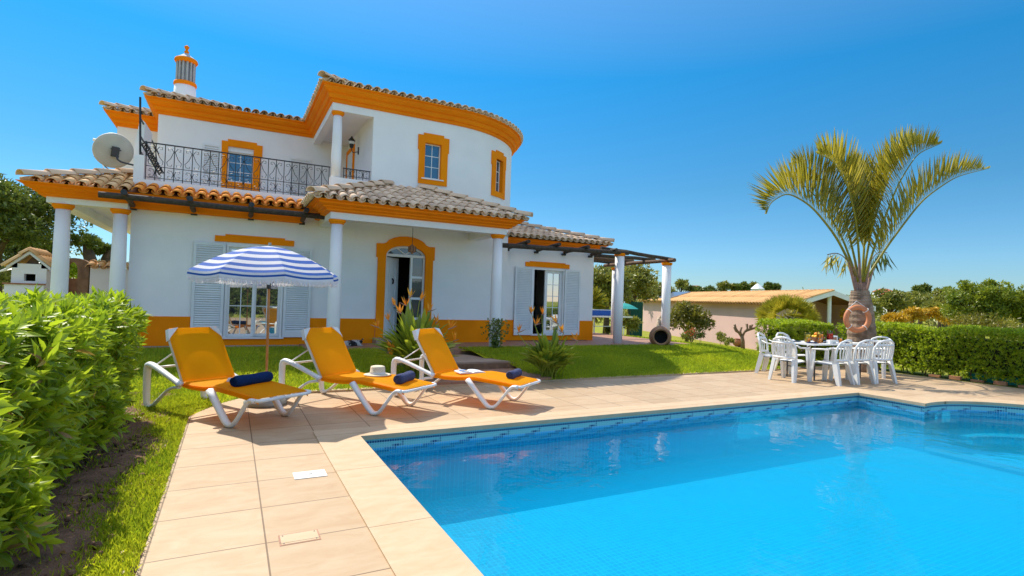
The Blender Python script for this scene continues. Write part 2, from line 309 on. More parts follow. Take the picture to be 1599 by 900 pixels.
def finish(name, me, parent, o0, tags):
    o = bpy.data.objects.new(name, me); C.objects.link(o); o['_org'] = [float(x) for x in o0]
    if parent is not None: o.parent = parent
    else: o.location = [float(x) for x in o0]
    if 'smooth_angle' in tags:
        tags.pop('smooth_angle')
    for k, v in tags.items(): o[{'cat': 'category'}.get(k, k)] = v
    return o
def root(name, label, cat, org=(0, 0, 0), group=None, kind=None):
    o = bpy.data.objects.new(name, None); C.objects.link(o); o.location = org; o['_org'] = [float(x) for x in org]
    o.empty_display_size = .2; o['label'] = label; o['category'] = cat
    if group: o['group'] = group
    if kind: o['kind'] = kind
    return o
def copy_tree(o, loc, rz, label, parent=None):
    c = o.copy(); C.objects.link(c)
    if parent is None: c.location = loc; c.rotation_euler = (0, 0, rz); c['label'] = label
    else: c.parent = parent
    for ch in list(o.children): copy_tree(ch, None, None, None, c)
    return c
def ellipsoid(g, c, r, n=12, k=8, tone=.5, mi=0):
    g.lathe([(0.001, -r[2])]+[(math.cos(a)*1., math.sin(a)*r[2]) for a in np.linspace(-math.pi/2, math.pi/2, k)[1:-1]]+[(0.001, r[2])], (0, 0, 0), n, tone, mi, caps=False)
    v = g.v[-1]; v[:, 0] = v[:, 0]*r[0]+c[0]; v[:, 1] = v[:, 1]*r[1]+c[1]; v[:, 2] += c[2]
# ------------------------------------------------------------------ foliage (numpy)
def unit(a): return a/(np.linalg.norm(a, axis=1, keepdims=True)+1e-9)
def leafmesh(name, P, D, N, L, Wd, tone, m, parent=None, org=(0, 0, 0), detail=False, curl=.15, **tags):
    """P base points, D directions, N approximate normals, L lengths, Wd widths"""
    n = len(P); D = unit(D); Sx = unit(np.cross(D, N)); U = np.cross(Sx, D)
    L = np.broadcast_to(L, (n,))[:, None]; Wd = np.broadcast_to(Wd, (n,))[:, None]
    o0 = np.array(parent['_org'] if parent is not None else org, float)
    if detail:
        mid1 = P+D*L*.3-U*L*curl*.0; mid2 = P+D*L*.65-U*L*curl*.5; tip = P+D*L-U*L*curl*1.6
        V = np.stack([P, mid1-Sx*Wd*.5+U*Wd*.18, mid1, mid1+Sx*Wd*.5+U*Wd*.18, mid2-Sx*Wd*.38+U*Wd*.12, mid2, mid2+Sx*Wd*.38+U*Wd*.12, tip], 1).reshape(-1, 3)
        quads = [(0, 1, 2), (0, 2, 3), (1, 4, 5, 2), (2, 5, 6, 3), (4, 7, 5), (5, 7, 6)]
        k = 8
    else:
        mid = P+D*L*.45; tip = P+D*L-U*L*curl
        V = np.stack([P, mid-Sx*Wd*.5+U*Wd*.12, tip, mid+Sx*Wd*.5+U*Wd*.12], 1).reshape(-1, 3)
        quads = [(0, 1, 2), (0, 2, 3)]; k = 4
    V = V-o0
    me = bpy.data.meshes.new(name)
    loops = []; totals = []
    base = (np.arange(n)*k)[:, None]
    flat = np.concatenate([np.array(q) for q in quads]); li = (base+flat[None, :]).reshape(-1)
    tot = np.tile(np.array([len(q) for q in quads]), n); st = np.concatenate([[0], np.cumsum(tot)[:-1]])
    me.vertices.add(len(V)); me.vertices.foreach_set('co', V.reshape(-1).astype(np.float32))
    me.loops.add(len(li)); me.loops.foreach_set('vertex_index', li.astype(np.int32))
    me.polygons.add(len(tot)); me.polygons.foreach_set('loop_start', st.astype(np.int32)); me.polygons.foreach_set('loop_total', tot.astype(np.int32))
    me.materials.append(M[m] if isinstance(m, str) else m)
    me.update(calc_edges=True)
    a = me.attributes.new('tone', 'FLOAT', 'FACE'); a.data.foreach_set('value', np.repeat(np.clip(tone, 0, 1), len(quads)).astype(np.float32))
    if detail: me.polygons.foreach_set('use_smooth', [True]*len(me.polygons))
    return finish(name, me, parent, o0, tags)
def shoots(P, N, nl, L, Wd, spread=.9, up=.25):
    """whorls of leaves at points P growing along N; returns leafmesh arrays"""
    n = len(P); N = unit(N+rng.normal(0, .35, (n, 3))+np.array([0, 0, up])); 
    a = unit(np.cross(N, rng.normal(0, 1, (n, 3)))); b = np.cross(N, a)
    PP = []; DD = []; NN = []; LL = []; WW = []; TT = []
    tn = rng.random(n)
    for i in range(nl):
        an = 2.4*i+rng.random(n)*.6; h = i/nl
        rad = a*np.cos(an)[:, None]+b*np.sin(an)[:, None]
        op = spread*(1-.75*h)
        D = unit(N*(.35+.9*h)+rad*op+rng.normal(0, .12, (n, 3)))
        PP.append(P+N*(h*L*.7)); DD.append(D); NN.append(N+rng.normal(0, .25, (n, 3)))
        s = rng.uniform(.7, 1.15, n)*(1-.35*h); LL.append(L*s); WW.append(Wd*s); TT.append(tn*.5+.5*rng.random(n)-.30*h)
    return [np.concatenate(x) for x in (PP, DD, NN, LL, WW, TT)]
def boxpts(x0, x1, y0, y1, z0, z1, dens, faces, bulge=.06, inner=.12):
    """points on faces of a rounded hedge box; faces any of 'xXyYZ'"""
    P = []; N = []
    for f in faces:
        if f in 'xX': A = (y1-y0)*(z1-z0)
        elif f in 'yY': A = (x1-x0)*(z1-z0)
        else: A = (x1-x0)*(y1-y0)
        n = int(A*dens); a = rng.random(n); b = rng.random(n)
        X = x0+(x1-x0)*a; Y = y0+(y1-y0)*a; Z = z0+(z1-z0)*b; nn = np.zeros((n, 3))
        if f == 'X': X = np.full(n, x1); nn[:, 0] = 1
        if f == 'x': X = np.full(n, x0); nn[:, 0] = -1
        if f == 'Y': Y = np.full(n, y1); nn[:, 1] = 1
        if f == 'y': Y = np.full(n, y0); nn[:, 1] = -1
        if f == 'Z': Y = y0+(y1-y0)*b; Z = np.full(n, z1); nn[:, 2] = 1
        P.append(np.stack([X, Y, Z], 1)); N.append(nn)
    P = np.concatenate(P); N = np.concatenate(N)
    lump = np.sin(P[:, 0]*2.1+P[:, 2]*3)*np.sin(P[:, 1]*2.7+1)+np.sin(P[:, 1]*5.3+P[:, 2]*4)*.5
    P = P+N*(lump[:, None]*bulge)-N*np.abs(rng.normal(0, inner, (len(P), 1)))
    c = np.array([(x0+x1)/2, (y0+y1)/2, (z0+z1)/2]); h = np.array([(x1-x0)/2, (y1-y0)/2, (z1-z0)/2])
    q = np.abs(P-c)/h; sh = np.sort(q, axis=1)[:, 1]
    P = P-np.clip(sh-.88, 0, 1)[:, None]*(P-c)*np.array([.25, .25, .35]) if True else P
    return P, N
def crownpts(c, r, nc, npc, cs=.28, shell=.75, seed=0, flatb=.5):
    """clumps through an ellipsoid crown -> points and outward normals"""
    g = np.random.default_rng(seed); d = unit(g.normal(0, 1, (nc, 3))); d[:, 2] = np.where(d[:, 2] < -flatb, -d[:, 2]*.5, d[:, 2])
    rad = shell+(1-shell)*g.random(nc)
    rad *= (1+.18*np.sin(d[:, 0]*5+seed)*np.sin(d[:, 1]*4+d[:, 2]*3))
    cc = d*rad[:, None]*np.array(r)+np.array(c)
    cr = np.mean(r)*cs*g.uniform(.6, 1.25, nc)
    P = []; N = []; Tn = []
    for i in range(nc):
        q = unit(g.normal(0, 1, (npc, 3))); rr = g.uniform(.55, 1, npc)[:, None]
        P.append(cc[i]+q*rr*cr[i]*np.array([1, 1, .75])); N.append(q+np.array([0, 0, .4])); Tn.append(np.full(npc, g.random()*.5))
    return np.concatenate(P), np.concatenate(N), np.concatenate(Tn)
def tree(name, label, base, height, r, cz, nc, npc, L, Wd, m='olive', trunk=.15, group=None, seed=1, cs=.3, cat='tree', limbs=6, lean=0., shell=.6, tm='bark'):
    rt_ = root(name, label, cat, base, group); b = np.array(base, float); g = G(); gg = np.random.default_rng(seed+99)
    c = b+np.array([lean, 0, cz])
    top = c-np.array([0, 0, r[2]*.35])
    g.tube([b, b+(top-b)*.5+np.array([.04, .03, 0]), top], [trunk, trunk*.75, trunk*.55], 8)
    for i in range(limbs):
        a = 2*math.pi*i/limbs+gg.random(); e = c+np.array([math.cos(a)*r[0]*.7, math.sin(a)*r[1]*.7, r[2]*gg.uniform(-.1, .6)])
        st = b+(top-b)*gg.uniform(.6, .95); md = (st+e)/2+np.array([0, 0, r[2]*.1]); g.tube([st, md, e], [trunk*.45, trunk*.28, trunk*.08], 6)
    g.build('trunk', tm, rt_, smooth=True)
    P, N, T = crownpts(c, r, nc, npc, cs=cs, seed=seed, shell=shell)
    D = unit(N+gg.normal(0, .6, N.shape)); NN = gg.normal(0, 1, N.shape)+np.array([0, 0, 1.2])
    leafmesh('crown', P, D, NN, L*gg.uniform(.6, 1.2, len(P)), Wd*gg.uniform(.7, 1.2, len(P)), T+gg.random(len(P))*.5, m, rt_)
    return rt_
# ================================================================== THE SETTING
ZT = .34                                                           # terrace level
def sm(a, b, x): t = np.clip((x-a)/(b-a), 0, 1); return t*t*(3-2*t)
def gz(x, y):
    """garden height"""
    x = np.asarray(x, float); y = np.asarray(y, float)
    z = .325*sm(8.75, 11.9, y)*(1-sm(12.2, 17, x)) - .6*sm(13, 22, x)*sm(8.2, 12, y)
    z = z - .25*sm(15.5, 22, x)*(1-sm(8.2, 12, y))
    z = z - .5*sm(-3, -12, x)*0
    d = np.hypot(x, y)
    return z + sm(60, 160, d)*(1.9+.7*np.sin(x*.021+1)+.5*np.sin(y*.03)) * (sm(.1, .5, y/(d+1e-6)) if True else 1)
# ground sheet
def gridsheet(name, xs, ys, fz, m, **tags):
    X, Y = np.meshgrid(xs, ys); Z = fz(X, Y); V = np.stack([X, Y, Z], -1).reshape(-1, 3); nx = len(xs); g = G()
    idx = np.arange(len(V)).reshape(len(ys), nx)
    f = np.stack([idx[:-1, :-1], idx[:-1, 1:], idx[1:, 1:], idx[1:, :-1]], -1).reshape(-1, 4)
    g.v = [V]; g.n = len(V); g.f = f.tolist(); g.t = [.5]*len(f); g.m = [0]*len(f)
    return g.build(name, m, smooth=True, **tags)
def fg(X, Y):
    z = gz(X, Y)-.03
    pit = sm(-.25, .0, X)*(1-sm(14.6, 14.9, X))*(1-sm(8.3, 8.6, Y))
    pth = sm(2.7, 2.95, X)*(1-sm(5.5, 5.7, X))*sm(8.5, 8.8, Y)
    ter = sm(-3.6, -3.3, X)*(1-sm(12.4, 12.7, X))*sm(11.7, 12.2, Y)*(1-sm(18, 19, Y))
    return z-1.4*pit-.35*np.maximum(pth*(1-sm(12, 13, Y)), ter)
near = np.concatenate([np.arange(-14, 30.01, .4)]); 
xs = np.concatenate([np.array([-1500, -900, -500, -300, -200, -130, -90, -60, -40, -28, -20]), np.arange(-14, -1, .5), np.arange(-1, 16, .2), np.arange(16, 34, .7), np.array([36, 42, 50, 60, 75, 95, 120, 150, 190, 240, 310, 420, 600, 1000, 1500])])
ys = np.concatenate([np.array([-600, -300, -150, -80, -40, -20]), np.arange(-12, 8, .5), np.arange(8, 14, .2), np.arange(14, 36, .7), np.array([38, 44, 52, 62, 75, 95, 120, 150, 190, 240, 310, 420, 600, 1000, 2000])])
gridsheet('ground', xs, ys, fg, 'ground', kind='structure')
# lawn sheets
def lawnsheet(poly_test, x0, x1, y0, y1, st, name):
    xs = np.arange(x0, x1, st); ys = np.arange(y0, y1, st); g = G(); idx = {}; V = []; Fc = []
    def vid(i, j):
        if (i, j) not in idx:
            x, y = xs[0]+i*st, ys[0]+j*st; idx[(i, j)] = len(V); V.append((x, y, float(gz(x, y))-.008))
        return idx[(i, j)]
    for i in range(len(xs)):
        for j in range(len(ys)):
            xc, yc = xs[i]+st/2, ys[j]+st/2
            if poly_test(xc, yc) or (bool(on_deck(xc, yc)) and any(poly_test(xc+a*st, yc+b*st) for a in (-1, 0, 1) for b in (-1, 0, 1))): Fc.append((vid(i, j), vid(i+1, j), vid(i+1, j+1), vid(i, j+1)))
    g.add(V, Fc); return g.build(name, 'lawn', smooth=True, kind='structure')
def deck_edge(x):                                                  # far edge of the deck
    x = np.asarray(x, float)
    e = 8.78+.1*np.sin(x*.3)*0
    return np.where(x < .5, 8.78-.75*np.clip((.5-x)/.9, 0, 1)**2.2*1.6, e)
def on_deck(x, y): return (x > -.40) & (x < 14.95) & (y < deck_edge(x))
def soil_x(y): return -.72-.12*np.sin(y*1.7)-.18*(y > 6.6)*1.0
def path_zone(x, y): return (y > 8.6) & (y < 13.6) & (x > 3.05+.12*(y-9)*0) & (x < 4.6+(12.1-y)*.42*0+ (5.35-4.6)*np.clip((12.6-y)/2.6, 0, 1)) & (x > 2.95)
def in_lawn(x, y):
    if on_deck(x, y): return False
    if y > 12.55 and x < 7: return False
    if y > 11.9 and 1.4 < x < 12.7: return False
    if x > 12.7 and y > 16: return False
    if x < -.40 and x < soil_x(y) and y < 8.3: return False
    if path_zone(x, y): return False
    if y < 8.78 and x > -.4: return False if x > 15 else True
    if x > 12.4 and y < 9.6: return False
    return x > -6 and x < 23 and y > 1.0
lawn = lawnsheet(lambda x, y: bool(in_lawn(x, y)), -4, 23, 1, 24, .2, 'lawn')
# soil bed below the hedge
g = G(); ysb = np.arange(.6, 9.3, .2); xsb = np.arange(-3.4, -.35, .12)
V = []; 
for y in ysb:
    for x in xsb: V.append((x, y, float(gz(x, y))+.022+.035*math.sin(x*9+y*3)*math.sin(y*7-x*2)-.05*float(sm(-.75, -.45, x))+.008*random.random()))
nx = len(xsb); g.add(V, [(j*nx+i, j*nx+i+1, (j+1)*nx+i+1, (j+1)*nx+i) for j in range(len(ysb)-1) for i in range(nx-1)])
g.build('soil_bed', 'soil', smooth=True, kind='structure')
g = G()
for i in range(260):
    x = random.uniform(-1.3, -.55); y = random.uniform(2.2, 8); r = random.uniform(.008, .03)
    ellipsoid(g, (x, y, float(gz(x, y))+.03), (r, r*1.2, r*.7), 6, 5)
g.build('soil_clod', 'soil', kind='stuff', label='loose brown clods and small stones scattered on the bare soil under the hedge', cat='soil clods')
# pool geometry
PX0, PX1, PY1, PY0 = 1.27, 10.5, 5.97, -4.0
ZW, ZF = -.165, -.82
RC = (10.8, 3.1); RR = 1.8
arc_top = [(RC[0]+RR*math.sin(a), RC[1]+RR*math.cos(a)) for a in np.linspace(-math.asin(.3/RR), math.pi+math.asin(.3/RR), 33)]
outline = [(PX0, PY0), (PX0, PY1), (PX1, PY1)]+arc_top+[(PX1, PY0)]         # clockwise seen from above
# deck slabs: polygon outside minus pool+coping, triangulated
def tri_fill(outer, inner, z, name, m, thick=.12, **tags):
    bm = __import__('bmesh').new(); import bmesh
    ed = []
    for L in (outer, inner):
        vs = [bm.verts.new((x, y, z)) for x, y in L]
        ed += [bm.edges.new((vs[i], vs[(i+1) % len(vs)])) for i in range(len(vs))]
    bmesh.ops.triangle_fill(bm, use_beauty=True, use_dissolve=False, edges=ed)
    for f in bm.faces:
        if f.normal.z < 0: f.normal_flip()
    ge = bmesh.ops.extrude_face_region(bm, geom=list(bm.faces))
    for v in [e for e in ge['geom'] if isinstance(e, bmesh.types.BMVert)]: v.co.z -= thick
    bmesh.ops.recalc_face_normals(bm, faces=list(bm.faces))
    me = bpy.data.meshes.new(name); bm.to_mesh(me); bm.free(); me.materials.append(M[m]); return finish(name, me, None, (0, 0, 0), tags)
def offset_out(L, d):
    n = len(L); o = []
    for i in range(n):
        p0, p1, p2 = (np.array(L[(i+k-1) % n]) for k in range(3))
        a = (p1-p0)/np.linalg.norm(p1-p0); b = (p2-p1)/np.linalg.norm(p2-p1)
        n1 = np.array([-a[1], a[0]]); n2 = np.array([-b[1], b[0]]); m_ = n1+n2; m_ /= np.linalg.norm(m_); m_ /= max(.45, m_@n1); o.append(tuple(p1+m_*d))
    return o
cop_out = offset_out(outline, .41)
cop_out = [p for p in cop_out if not (10.92 < p[0] < 10.95 and p[1] > 4.9)]
xe = np.linspace(.5, -.40, 14)
outer = [(14.95, -7), (14.95, 8.78)]+[(float(x), float(deck_edge(x))) for x in xe]+[(-.40, -7)]
hole = [(PX0-.41, PY0-.41), (PX0-.41, PY1+.36), (PX1+.41, PY1+.36), (PX1+.41, 5.26)]+[(RC[0]+(RR+.41)*math.sin(a), RC[1]+(RR+.41)*math.cos(a)) for a in np.linspace(.12, math.pi-.12, 26)]+[(PX1+.41, .9), (PX1+.41, PY0-.41)]
tri_fill(outer, hole, 0, 'pool_deck', 'deck', kind='structure')
cin = [(x+(.0), y) for x, y in offset_out(outline, -.03)]
tri_fill(hole, cin, .012, 'pool_coping', 'cop', thick=.05, kind='structure')
# edge strip of pale stone along the far lawn side
g = G(); e = [(float(x), float(deck_edge(x))) for x in np.linspace(14.95, .5, 20)]
g.sweep(e, [(0, .0), (0, .03), (.13, .03), (.13, -.04)], ends=True); g.build('lawn_kerb', 'cop', kind='structure')
# pool shell
g = G(); n = len(outline)
z0, z1 = -.02, -.225
for (za, zb, nm, mm) in ((-.04, -.235, 'pool_waterline_band', None), (-.235, ZF, 'pool_wall', 'pool')):
    gx = G(); gy = G()
    for i in range(n):
        a, b = outline[i], outline[(i+1) % n]
        if abs(a[0]-b[0]) < 1e-4 and a[0] > 10.4 and a[1] < 5 and b[1] < 5 and a[1]*b[1] < 0 and False: continue
        tgt = gx if abs(b[0]-a[0]) > abs(b[1]-a[1]) else gy
        tgt.add([(a[0], a[1], za), (b[0], b[1], za), (b[0], b[1], zb), (a[0], a[1], zb)], [(0, 1, 2, 3)])
    if mm: gx.build('pool_end_wall', mm, kind='structure'); gy.build('pool_side_wall', mm, kind='structure')
    else: gx.build('pool_end_tiles', 'bandx', kind='structure'); gy.build('pool_side_tiles', 'bandy', kind='structure')
g = G(); g.add([(x, y, ZF) for x, y in outline], [tuple(range(n))[::-1]]); g.build('pool_floor', 'pool', kind='structure')
g = G(); 
def halfdisc(r, z, zb, x0=10.5, n=24):
    a0 = math.asin(min(1, .3/r)) if r > .3 else 0
    L = [(RC[0]+r*math.sin(a), RC[1]+r*math.cos(a)) for a in np.linspace(-a0, math.pi+a0, n)]
    return L
a = halfdisc(1.79, 0, 0); g.prism(a, ZF, -.72); 
g.build('pool_step_platform', 'pool', kind='structure')
g = G(); g2 = G()
for r0, z in ((1.5, -.58), (1.22, -.47)):
    ang = np.linspace(.02, math.pi-.02, 26)
    Ao = [(RC[0]+1.79*math.sin(t), RC[1]+1.79*math.cos(t)) for t in ang]; Ai = [(RC[0]+r0*math.sin(t), RC[1]+r0*math.cos(t)) for t in ang]
    for z_, (gg_, mm) in (((z), (g, 0)),):
        g.prism(Ao+Ai[::-1], z-.12, z)
    # dark nosing line
    Ai2 = [(RC[0]+(r0-.002)*math.sin(t), RC[1]+(r0-.002)*math.cos(t)) for t in ang]; Ai3 = [(RC[0]+(r0+.06)*math.sin(t), RC[1]+(r0+.06)*math.cos(t)) for t in ang]
    g2.prism(Ai3+Ai2[::-1], z-.04, z+.004)
g.build('pool_steps', 'pool', kind='structure')
g2.box(10.44, 10.52, 1.35, 4.83, -.76, -.715)
M['nosing'] = brickmat('step_nosing', (.02, .14, .34), (.015, .10, .28), (.2, .5, .6), .03, .03, .003, vein=.1)
g2.build('pool_step_nosing', 'nosing', kind='structure')
wo = offset_out(outline, -.004)
g = G(); g.prism([(x, y) for x, y in wo][::-1], ZF-.03, ZW); g.build('water', 'water', kind='structure')
# skimmer / cover plates on deck
g = G(); g.box(.52, .78, 4.77, 4.95, .001, .006); g.box(.64, .67, 4.852, 4.868, .0055, .0075, mi=1)
g.build('skimmer_lid', ['plastic', 'dgrey'], org=(.65, 4.86, 0), label='white square plastic skimmer lid set flush in the paving beside the pool', cat='skimmer lid')
g = G(); g.box(.33, .55, 3.57, 3.71, .001, .0035); 
for x, y in ((.345, 3.585), (.535, 3.585), (.345, 3.695), (.535, 3.695)): g.tube([(x, y, .003), (x, y, .005)], .005, 8, mi=1)
g.build('inspection_cover', ['slab2' if False else 'cop', 'dgrey'], org=(.44, 3.64, 0), label='small stone-coloured inspection cover with four screws in the near paving', cat='cover plate')
g = G(); g.box(.320, .560, 3.56, 3.72, .0004, .0022); g.build('cover_joint', 'brick', bpy.data.objects['inspection_cover'])
# terrace, path and steps
g = G(); g.box(-3.7, 1.45, 12.62, 22, .0, ZT-.04); g.box(1.45, 12.75, 11.72, 19, .0, ZT); g.build('terrace', 'brick', kind='structure')
g = G(); g.prism([(2.9, 10.25), (5.35, 10.25), (4.9, 11.72), (2.9, 11.72)], .0, .22); g.build('path_slab', 'slab', kind='structure')
g = G(); g.prism([(2.95, 8.80), (5.5, 8.80), (5.5, 10.25), (2.95, 10.25)], -.05, .075); g.build('brick_path', 'brick', kind='structure')
g = G(); g.prism([(2.9, 10.20), (5.45, 10.20), (5.45, 10.32), (2.9, 10.32)], -.02, .19); g.build('step_riser', 'stone', kind='structure')

# ================================================================== THE VILLA
V0 = root('villa', 'white two storey villa with ochre trim, round tower and tiled roofs behind the pool lawn', 'house', (3, 17, 0))
def wall_grid(g, axis, c0, c1, a0, a1, z0, z1, ops):
    """thick wall along 'x' or 'y' (thickness c0..c1) with rectangular openings (a,b,za,zb)"""
    As = sorted({a0, a1, *[v for o in ops for v in o[:2]]}); Zs = sorted({z0, z1, *[v for o in ops for v in o[2:]]})
    for i in range(len(As)-1):
        run = None
        for j in range(len(Zs)-1):
            am, zm = (As[i]+As[i+1])/2, (Zs[j]+Zs[j+1])/2
            hole_ = any(o[0] < am < o[1] and o[2] < zm < o[3] for o in ops)
            if not hole_: run = (run[0], Zs[j+1]) if run else (Zs[j], Zs[j+1])
            if (hole_ or j == len(Zs)-2) and run:
                if axis == 'x': g.box(As[i], As[i+1], c0, c1, run[0], run[1])
                else: g.box(c0, c1, As[i], As[i+1], run[0], run[1])
                run = None
W1 = (-.13, 1.05, .50, 2.56); W2 = (7.9, 9.0, .53, 2.50); DR = (3.36, 4.50, ZT, 2.86)
UW = (-.25, .42, 4.58, 5.58); TW = (4.32, 4.79, 4.63, 5.57)
g = G()
wall_grid(g, 'x', 13.5, 13.75, -1.9, 6.85, .1, 3.5, [W1, DR]); g.build('front_wall', 'wall', V0)
g = G(); wall_grid(g, 'x', 13.87, 14.12, 6.60, 10.1, .1, 3.16, [W2]); g.build('front_wall', 'wall', V0)
g = G(); g.box(-1.9, -1.65, 13.752, 21, .1, 3.5); g.box(9.85, 10.1, 14.122, 19, .1, 3.16); g.box(-1.65, 9.85, 18.8, 19.0, .1, 3.16); g.build('side_wall', 'wall', V0)
g = G(); g.box(-1.9, 1.4, 13.35, 13.498, 3.16, 3.30); g.build('eave_band', 'orange', V0)
# interior rooms
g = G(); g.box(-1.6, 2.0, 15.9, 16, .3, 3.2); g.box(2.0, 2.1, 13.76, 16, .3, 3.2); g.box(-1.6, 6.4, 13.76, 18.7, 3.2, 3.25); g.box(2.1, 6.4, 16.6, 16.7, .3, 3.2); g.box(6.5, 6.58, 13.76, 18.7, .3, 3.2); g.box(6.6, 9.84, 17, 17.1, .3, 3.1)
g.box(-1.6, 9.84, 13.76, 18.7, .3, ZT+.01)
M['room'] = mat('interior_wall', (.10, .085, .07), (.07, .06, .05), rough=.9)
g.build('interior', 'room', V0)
# ochre dado
g = G(); z0, z1 = ZT-.02, .945
for a, b, c in ((-1.9, -.76, z1), (1.66, 3.2, z1), (4.655, 6.85, z1), (-.76, 1.66, .49)):
    g = G(); g.box(a, b, 13.478, 13.497, z0, c); g.build('dado', 'ochre', V0)
g = G()
g = G()
g.box(6.84, 7.29, 13.848, 13.867, z0, .945); g.box(9.58, 10.118, 13.848, 13.867, z0, .945); g.box(7.29, 9.58, 13.848, 13.867, z0, .52); g.box(10.103, 10.12, 13.867, 19, z0, .945)
g.box(6.851, 6.869, 13.478, 13.847, z0, .945)
g.build('dado', 'ochre', V0)
# window builders ---------------------------------------------------
def shutter(g, x0, x1, y, z0, z1, op=1):
    f = .055; g.box(x0, x0+f, y-.035, y, z0, z1); g.box(x1-f, x1, y-.035, y, z0, z1); g.box(x0+f, x1-f, y-.035, y, z0, z0+.13); g.box(x0+f, x1-f, y-.035, y, z1-f, z1)
    z = z0+.135
    while z < z1-f-.03:
        g.add([(x0+f, y-.034, z), (x1-f, y-.034, z), (x1-f, y-.012, z+.032), (x0+f, y-.012, z+.032), (x0+f, y-.032, z-.006), (x1-f, y-.032, z-.006), (x1-f, y-.010, z+.026), (x0+f, y-.010, z+.026)], [(0, 1, 2, 3), (7, 6, 5, 4), (0, 4, 5, 1)]); z += .05
    g.box(x0+f, x1-f, y-.006, y-.001, z0+.13, z1-f)
def sash(parent, name, x0, x1, y, z0, z1, cols, rows, m='white', gm='glass', f=.055, bar=.018, **tg):
    g = G(); g.box(x0, x0+f, y, y+.05, z0, z1); g.box(x1-f, x1, y, y+.05, z0, z1); g.box(x0+f, x1-f, y, y+.05, z0, z0+f*1.3); g.box(x0+f, x1-f, y, y+.05, z1-f, z1)
    for i in range(1, cols): x = x0+f+(x1-x0-2*f)*i/cols; g.box(x-bar/2, x+bar/2, y+.012, y+.038, z0+f*1.3, z1-f)
    for j in range(1, rows):
        z = z0+f*1.3+(z1-z0-2.3*f)*j/rows
        for i in range(cols):
            xa = x0+f+(x1-x0-2*f)*i/cols+(bar/2 if i else 0); xb = x0+f+(x1-x0-2*f)*(i+1)/cols-(bar/2 if i < cols-1 else 0)
            g.box(xa, xb, y+.014, y+.036, z-bar/2, z+bar/2)
    o = g.build(name, m, parent, **tg)
    g = G(); g.box(x0+f, x1-f, y+.023, y+.027, z0+f*1.3, z1-f); g.build('pane', gm, o); return o
# ground floor left window (double sliding door)
g = G(); x0, x1, z0, z1 = W1
g.box(x0, x0+.04, 13.47, 13.6, z0, z1); g.box(x1-.04, x1, 13.47, 13.6, z0, z1); g.box(x0+.04, x1-.04, 13.47, 13.6, z1-.05, z1); g.box(x0-.05, x1+.05, 13.44, 13.6, z0-.035, z0)
wf = g.build('french_window', 'white', V0, label='closed double sliding window behind the umbrella, reflecting the loungers')
sash(wf, 'sash', x0+.04, .47, 13.53, z0, z1-.05, 2, 3); sash(wf, 'sash', .45, x1-.04, 13.585, z0, z1-.05, 2, 3)
for a, b in ((-.76, -.15), (1.07, 1.66)):
    g = G(); shutter(g, a, b, 13.474, .50, 2.57); g.build('shutter', 'shut', V0)
g = G(); g.box(-.37, 1.25, 13.465, 13.497, 2.61, 2.74); g.box(-.17, 1.05, 13.462, 13.497, 2.742, 2.78); g.build('lintel', 'ochre', V0)
# right wing window
g = G(); x0, x1, z0, z1 = W2
g.box(x0, x0+.04, 13.84, 13.97, z0, z1); g.box(x1-.04, x1, 13.84, 13.97, z0, z1); g.box(x0+.04, x1-.04, 13.84, 13.97, z1-.05, z1); g.box(x0-.04, x1+.04, 13.81, 13.97, z0-.035, z0)
wf = g.build('french_window', 'white', V0, label='half open glazed door of the right wing with its left leaf open')
sash(wf, 'sash', 8.36, x1-.04, 13.92, z0, z1-.05, 2, 5, f=.085)
for a, b in ((7.29, 7.89), (9.01, 9.58)):
    g = G(); shutter(g, a, b, 13.845, .51, 2.50); g.build('shutter', 'shut', V0)
g = G(); g.box(7.63, 9.17, 13.83, 13.867, 2.53, 2.66); g.box(7.78, 9.02, 13.826, 13.867, 2.662, 2.69); g.build('lintel', 'ochre', V0)
# entrance: orange surround with ears and arch
def ell(cx, cz, rx, rz, a0, a1, n): return [(cx+rx*math.cos(a), cz+rz*math.sin(a)) for a in np.linspace(a0, a1, n)]
cx = 3.93
inner = [(3.41, ZT-.02)]+ell(cx, 2.55, .52, .27, math.pi, 0, 17)+[(4.45, ZT-.02)]
outer_ = [(3.21, ZT-.02), (3.21, 2.49), (3.17, 2.49), (3.17, 2.84), (3.33, 2.84)]+ell(cx, 2.82, .53, .24, math.pi*.93, math.pi*.07, 9)+[(4.53, 2.84), (4.69, 2.84), (4.69, 2.49), (4.65, 2.49), (4.65, ZT-.02)]
g = G(); nI, nO = len(inner), len(outer_)
ii = np.linspace(0, nI-1, nO).round().astype(int)
vs = []; 
for y in (13.45, 13.52): vs += [(x, y, z) for x, z in inner]+[(x, y, z) for x, z in outer_]
fs = []
for k in range(nO-1):
    a, b = ii[k], ii[k+1]
    fr = [nI+k, nI+k+1]+list(range(b, a-1, -1)); fs.append(fr)
    fs.append([nI+k, nI+k+1][::-1]+[nI+nO+nI+k, nI+nO+nI+k+1])
for k in range(nI-1): fs.append([k, k+1, nI+nO+k+1, nI+nO+k])
g.add(vs, fs); g.build('door_surround', 'ochre', V0)
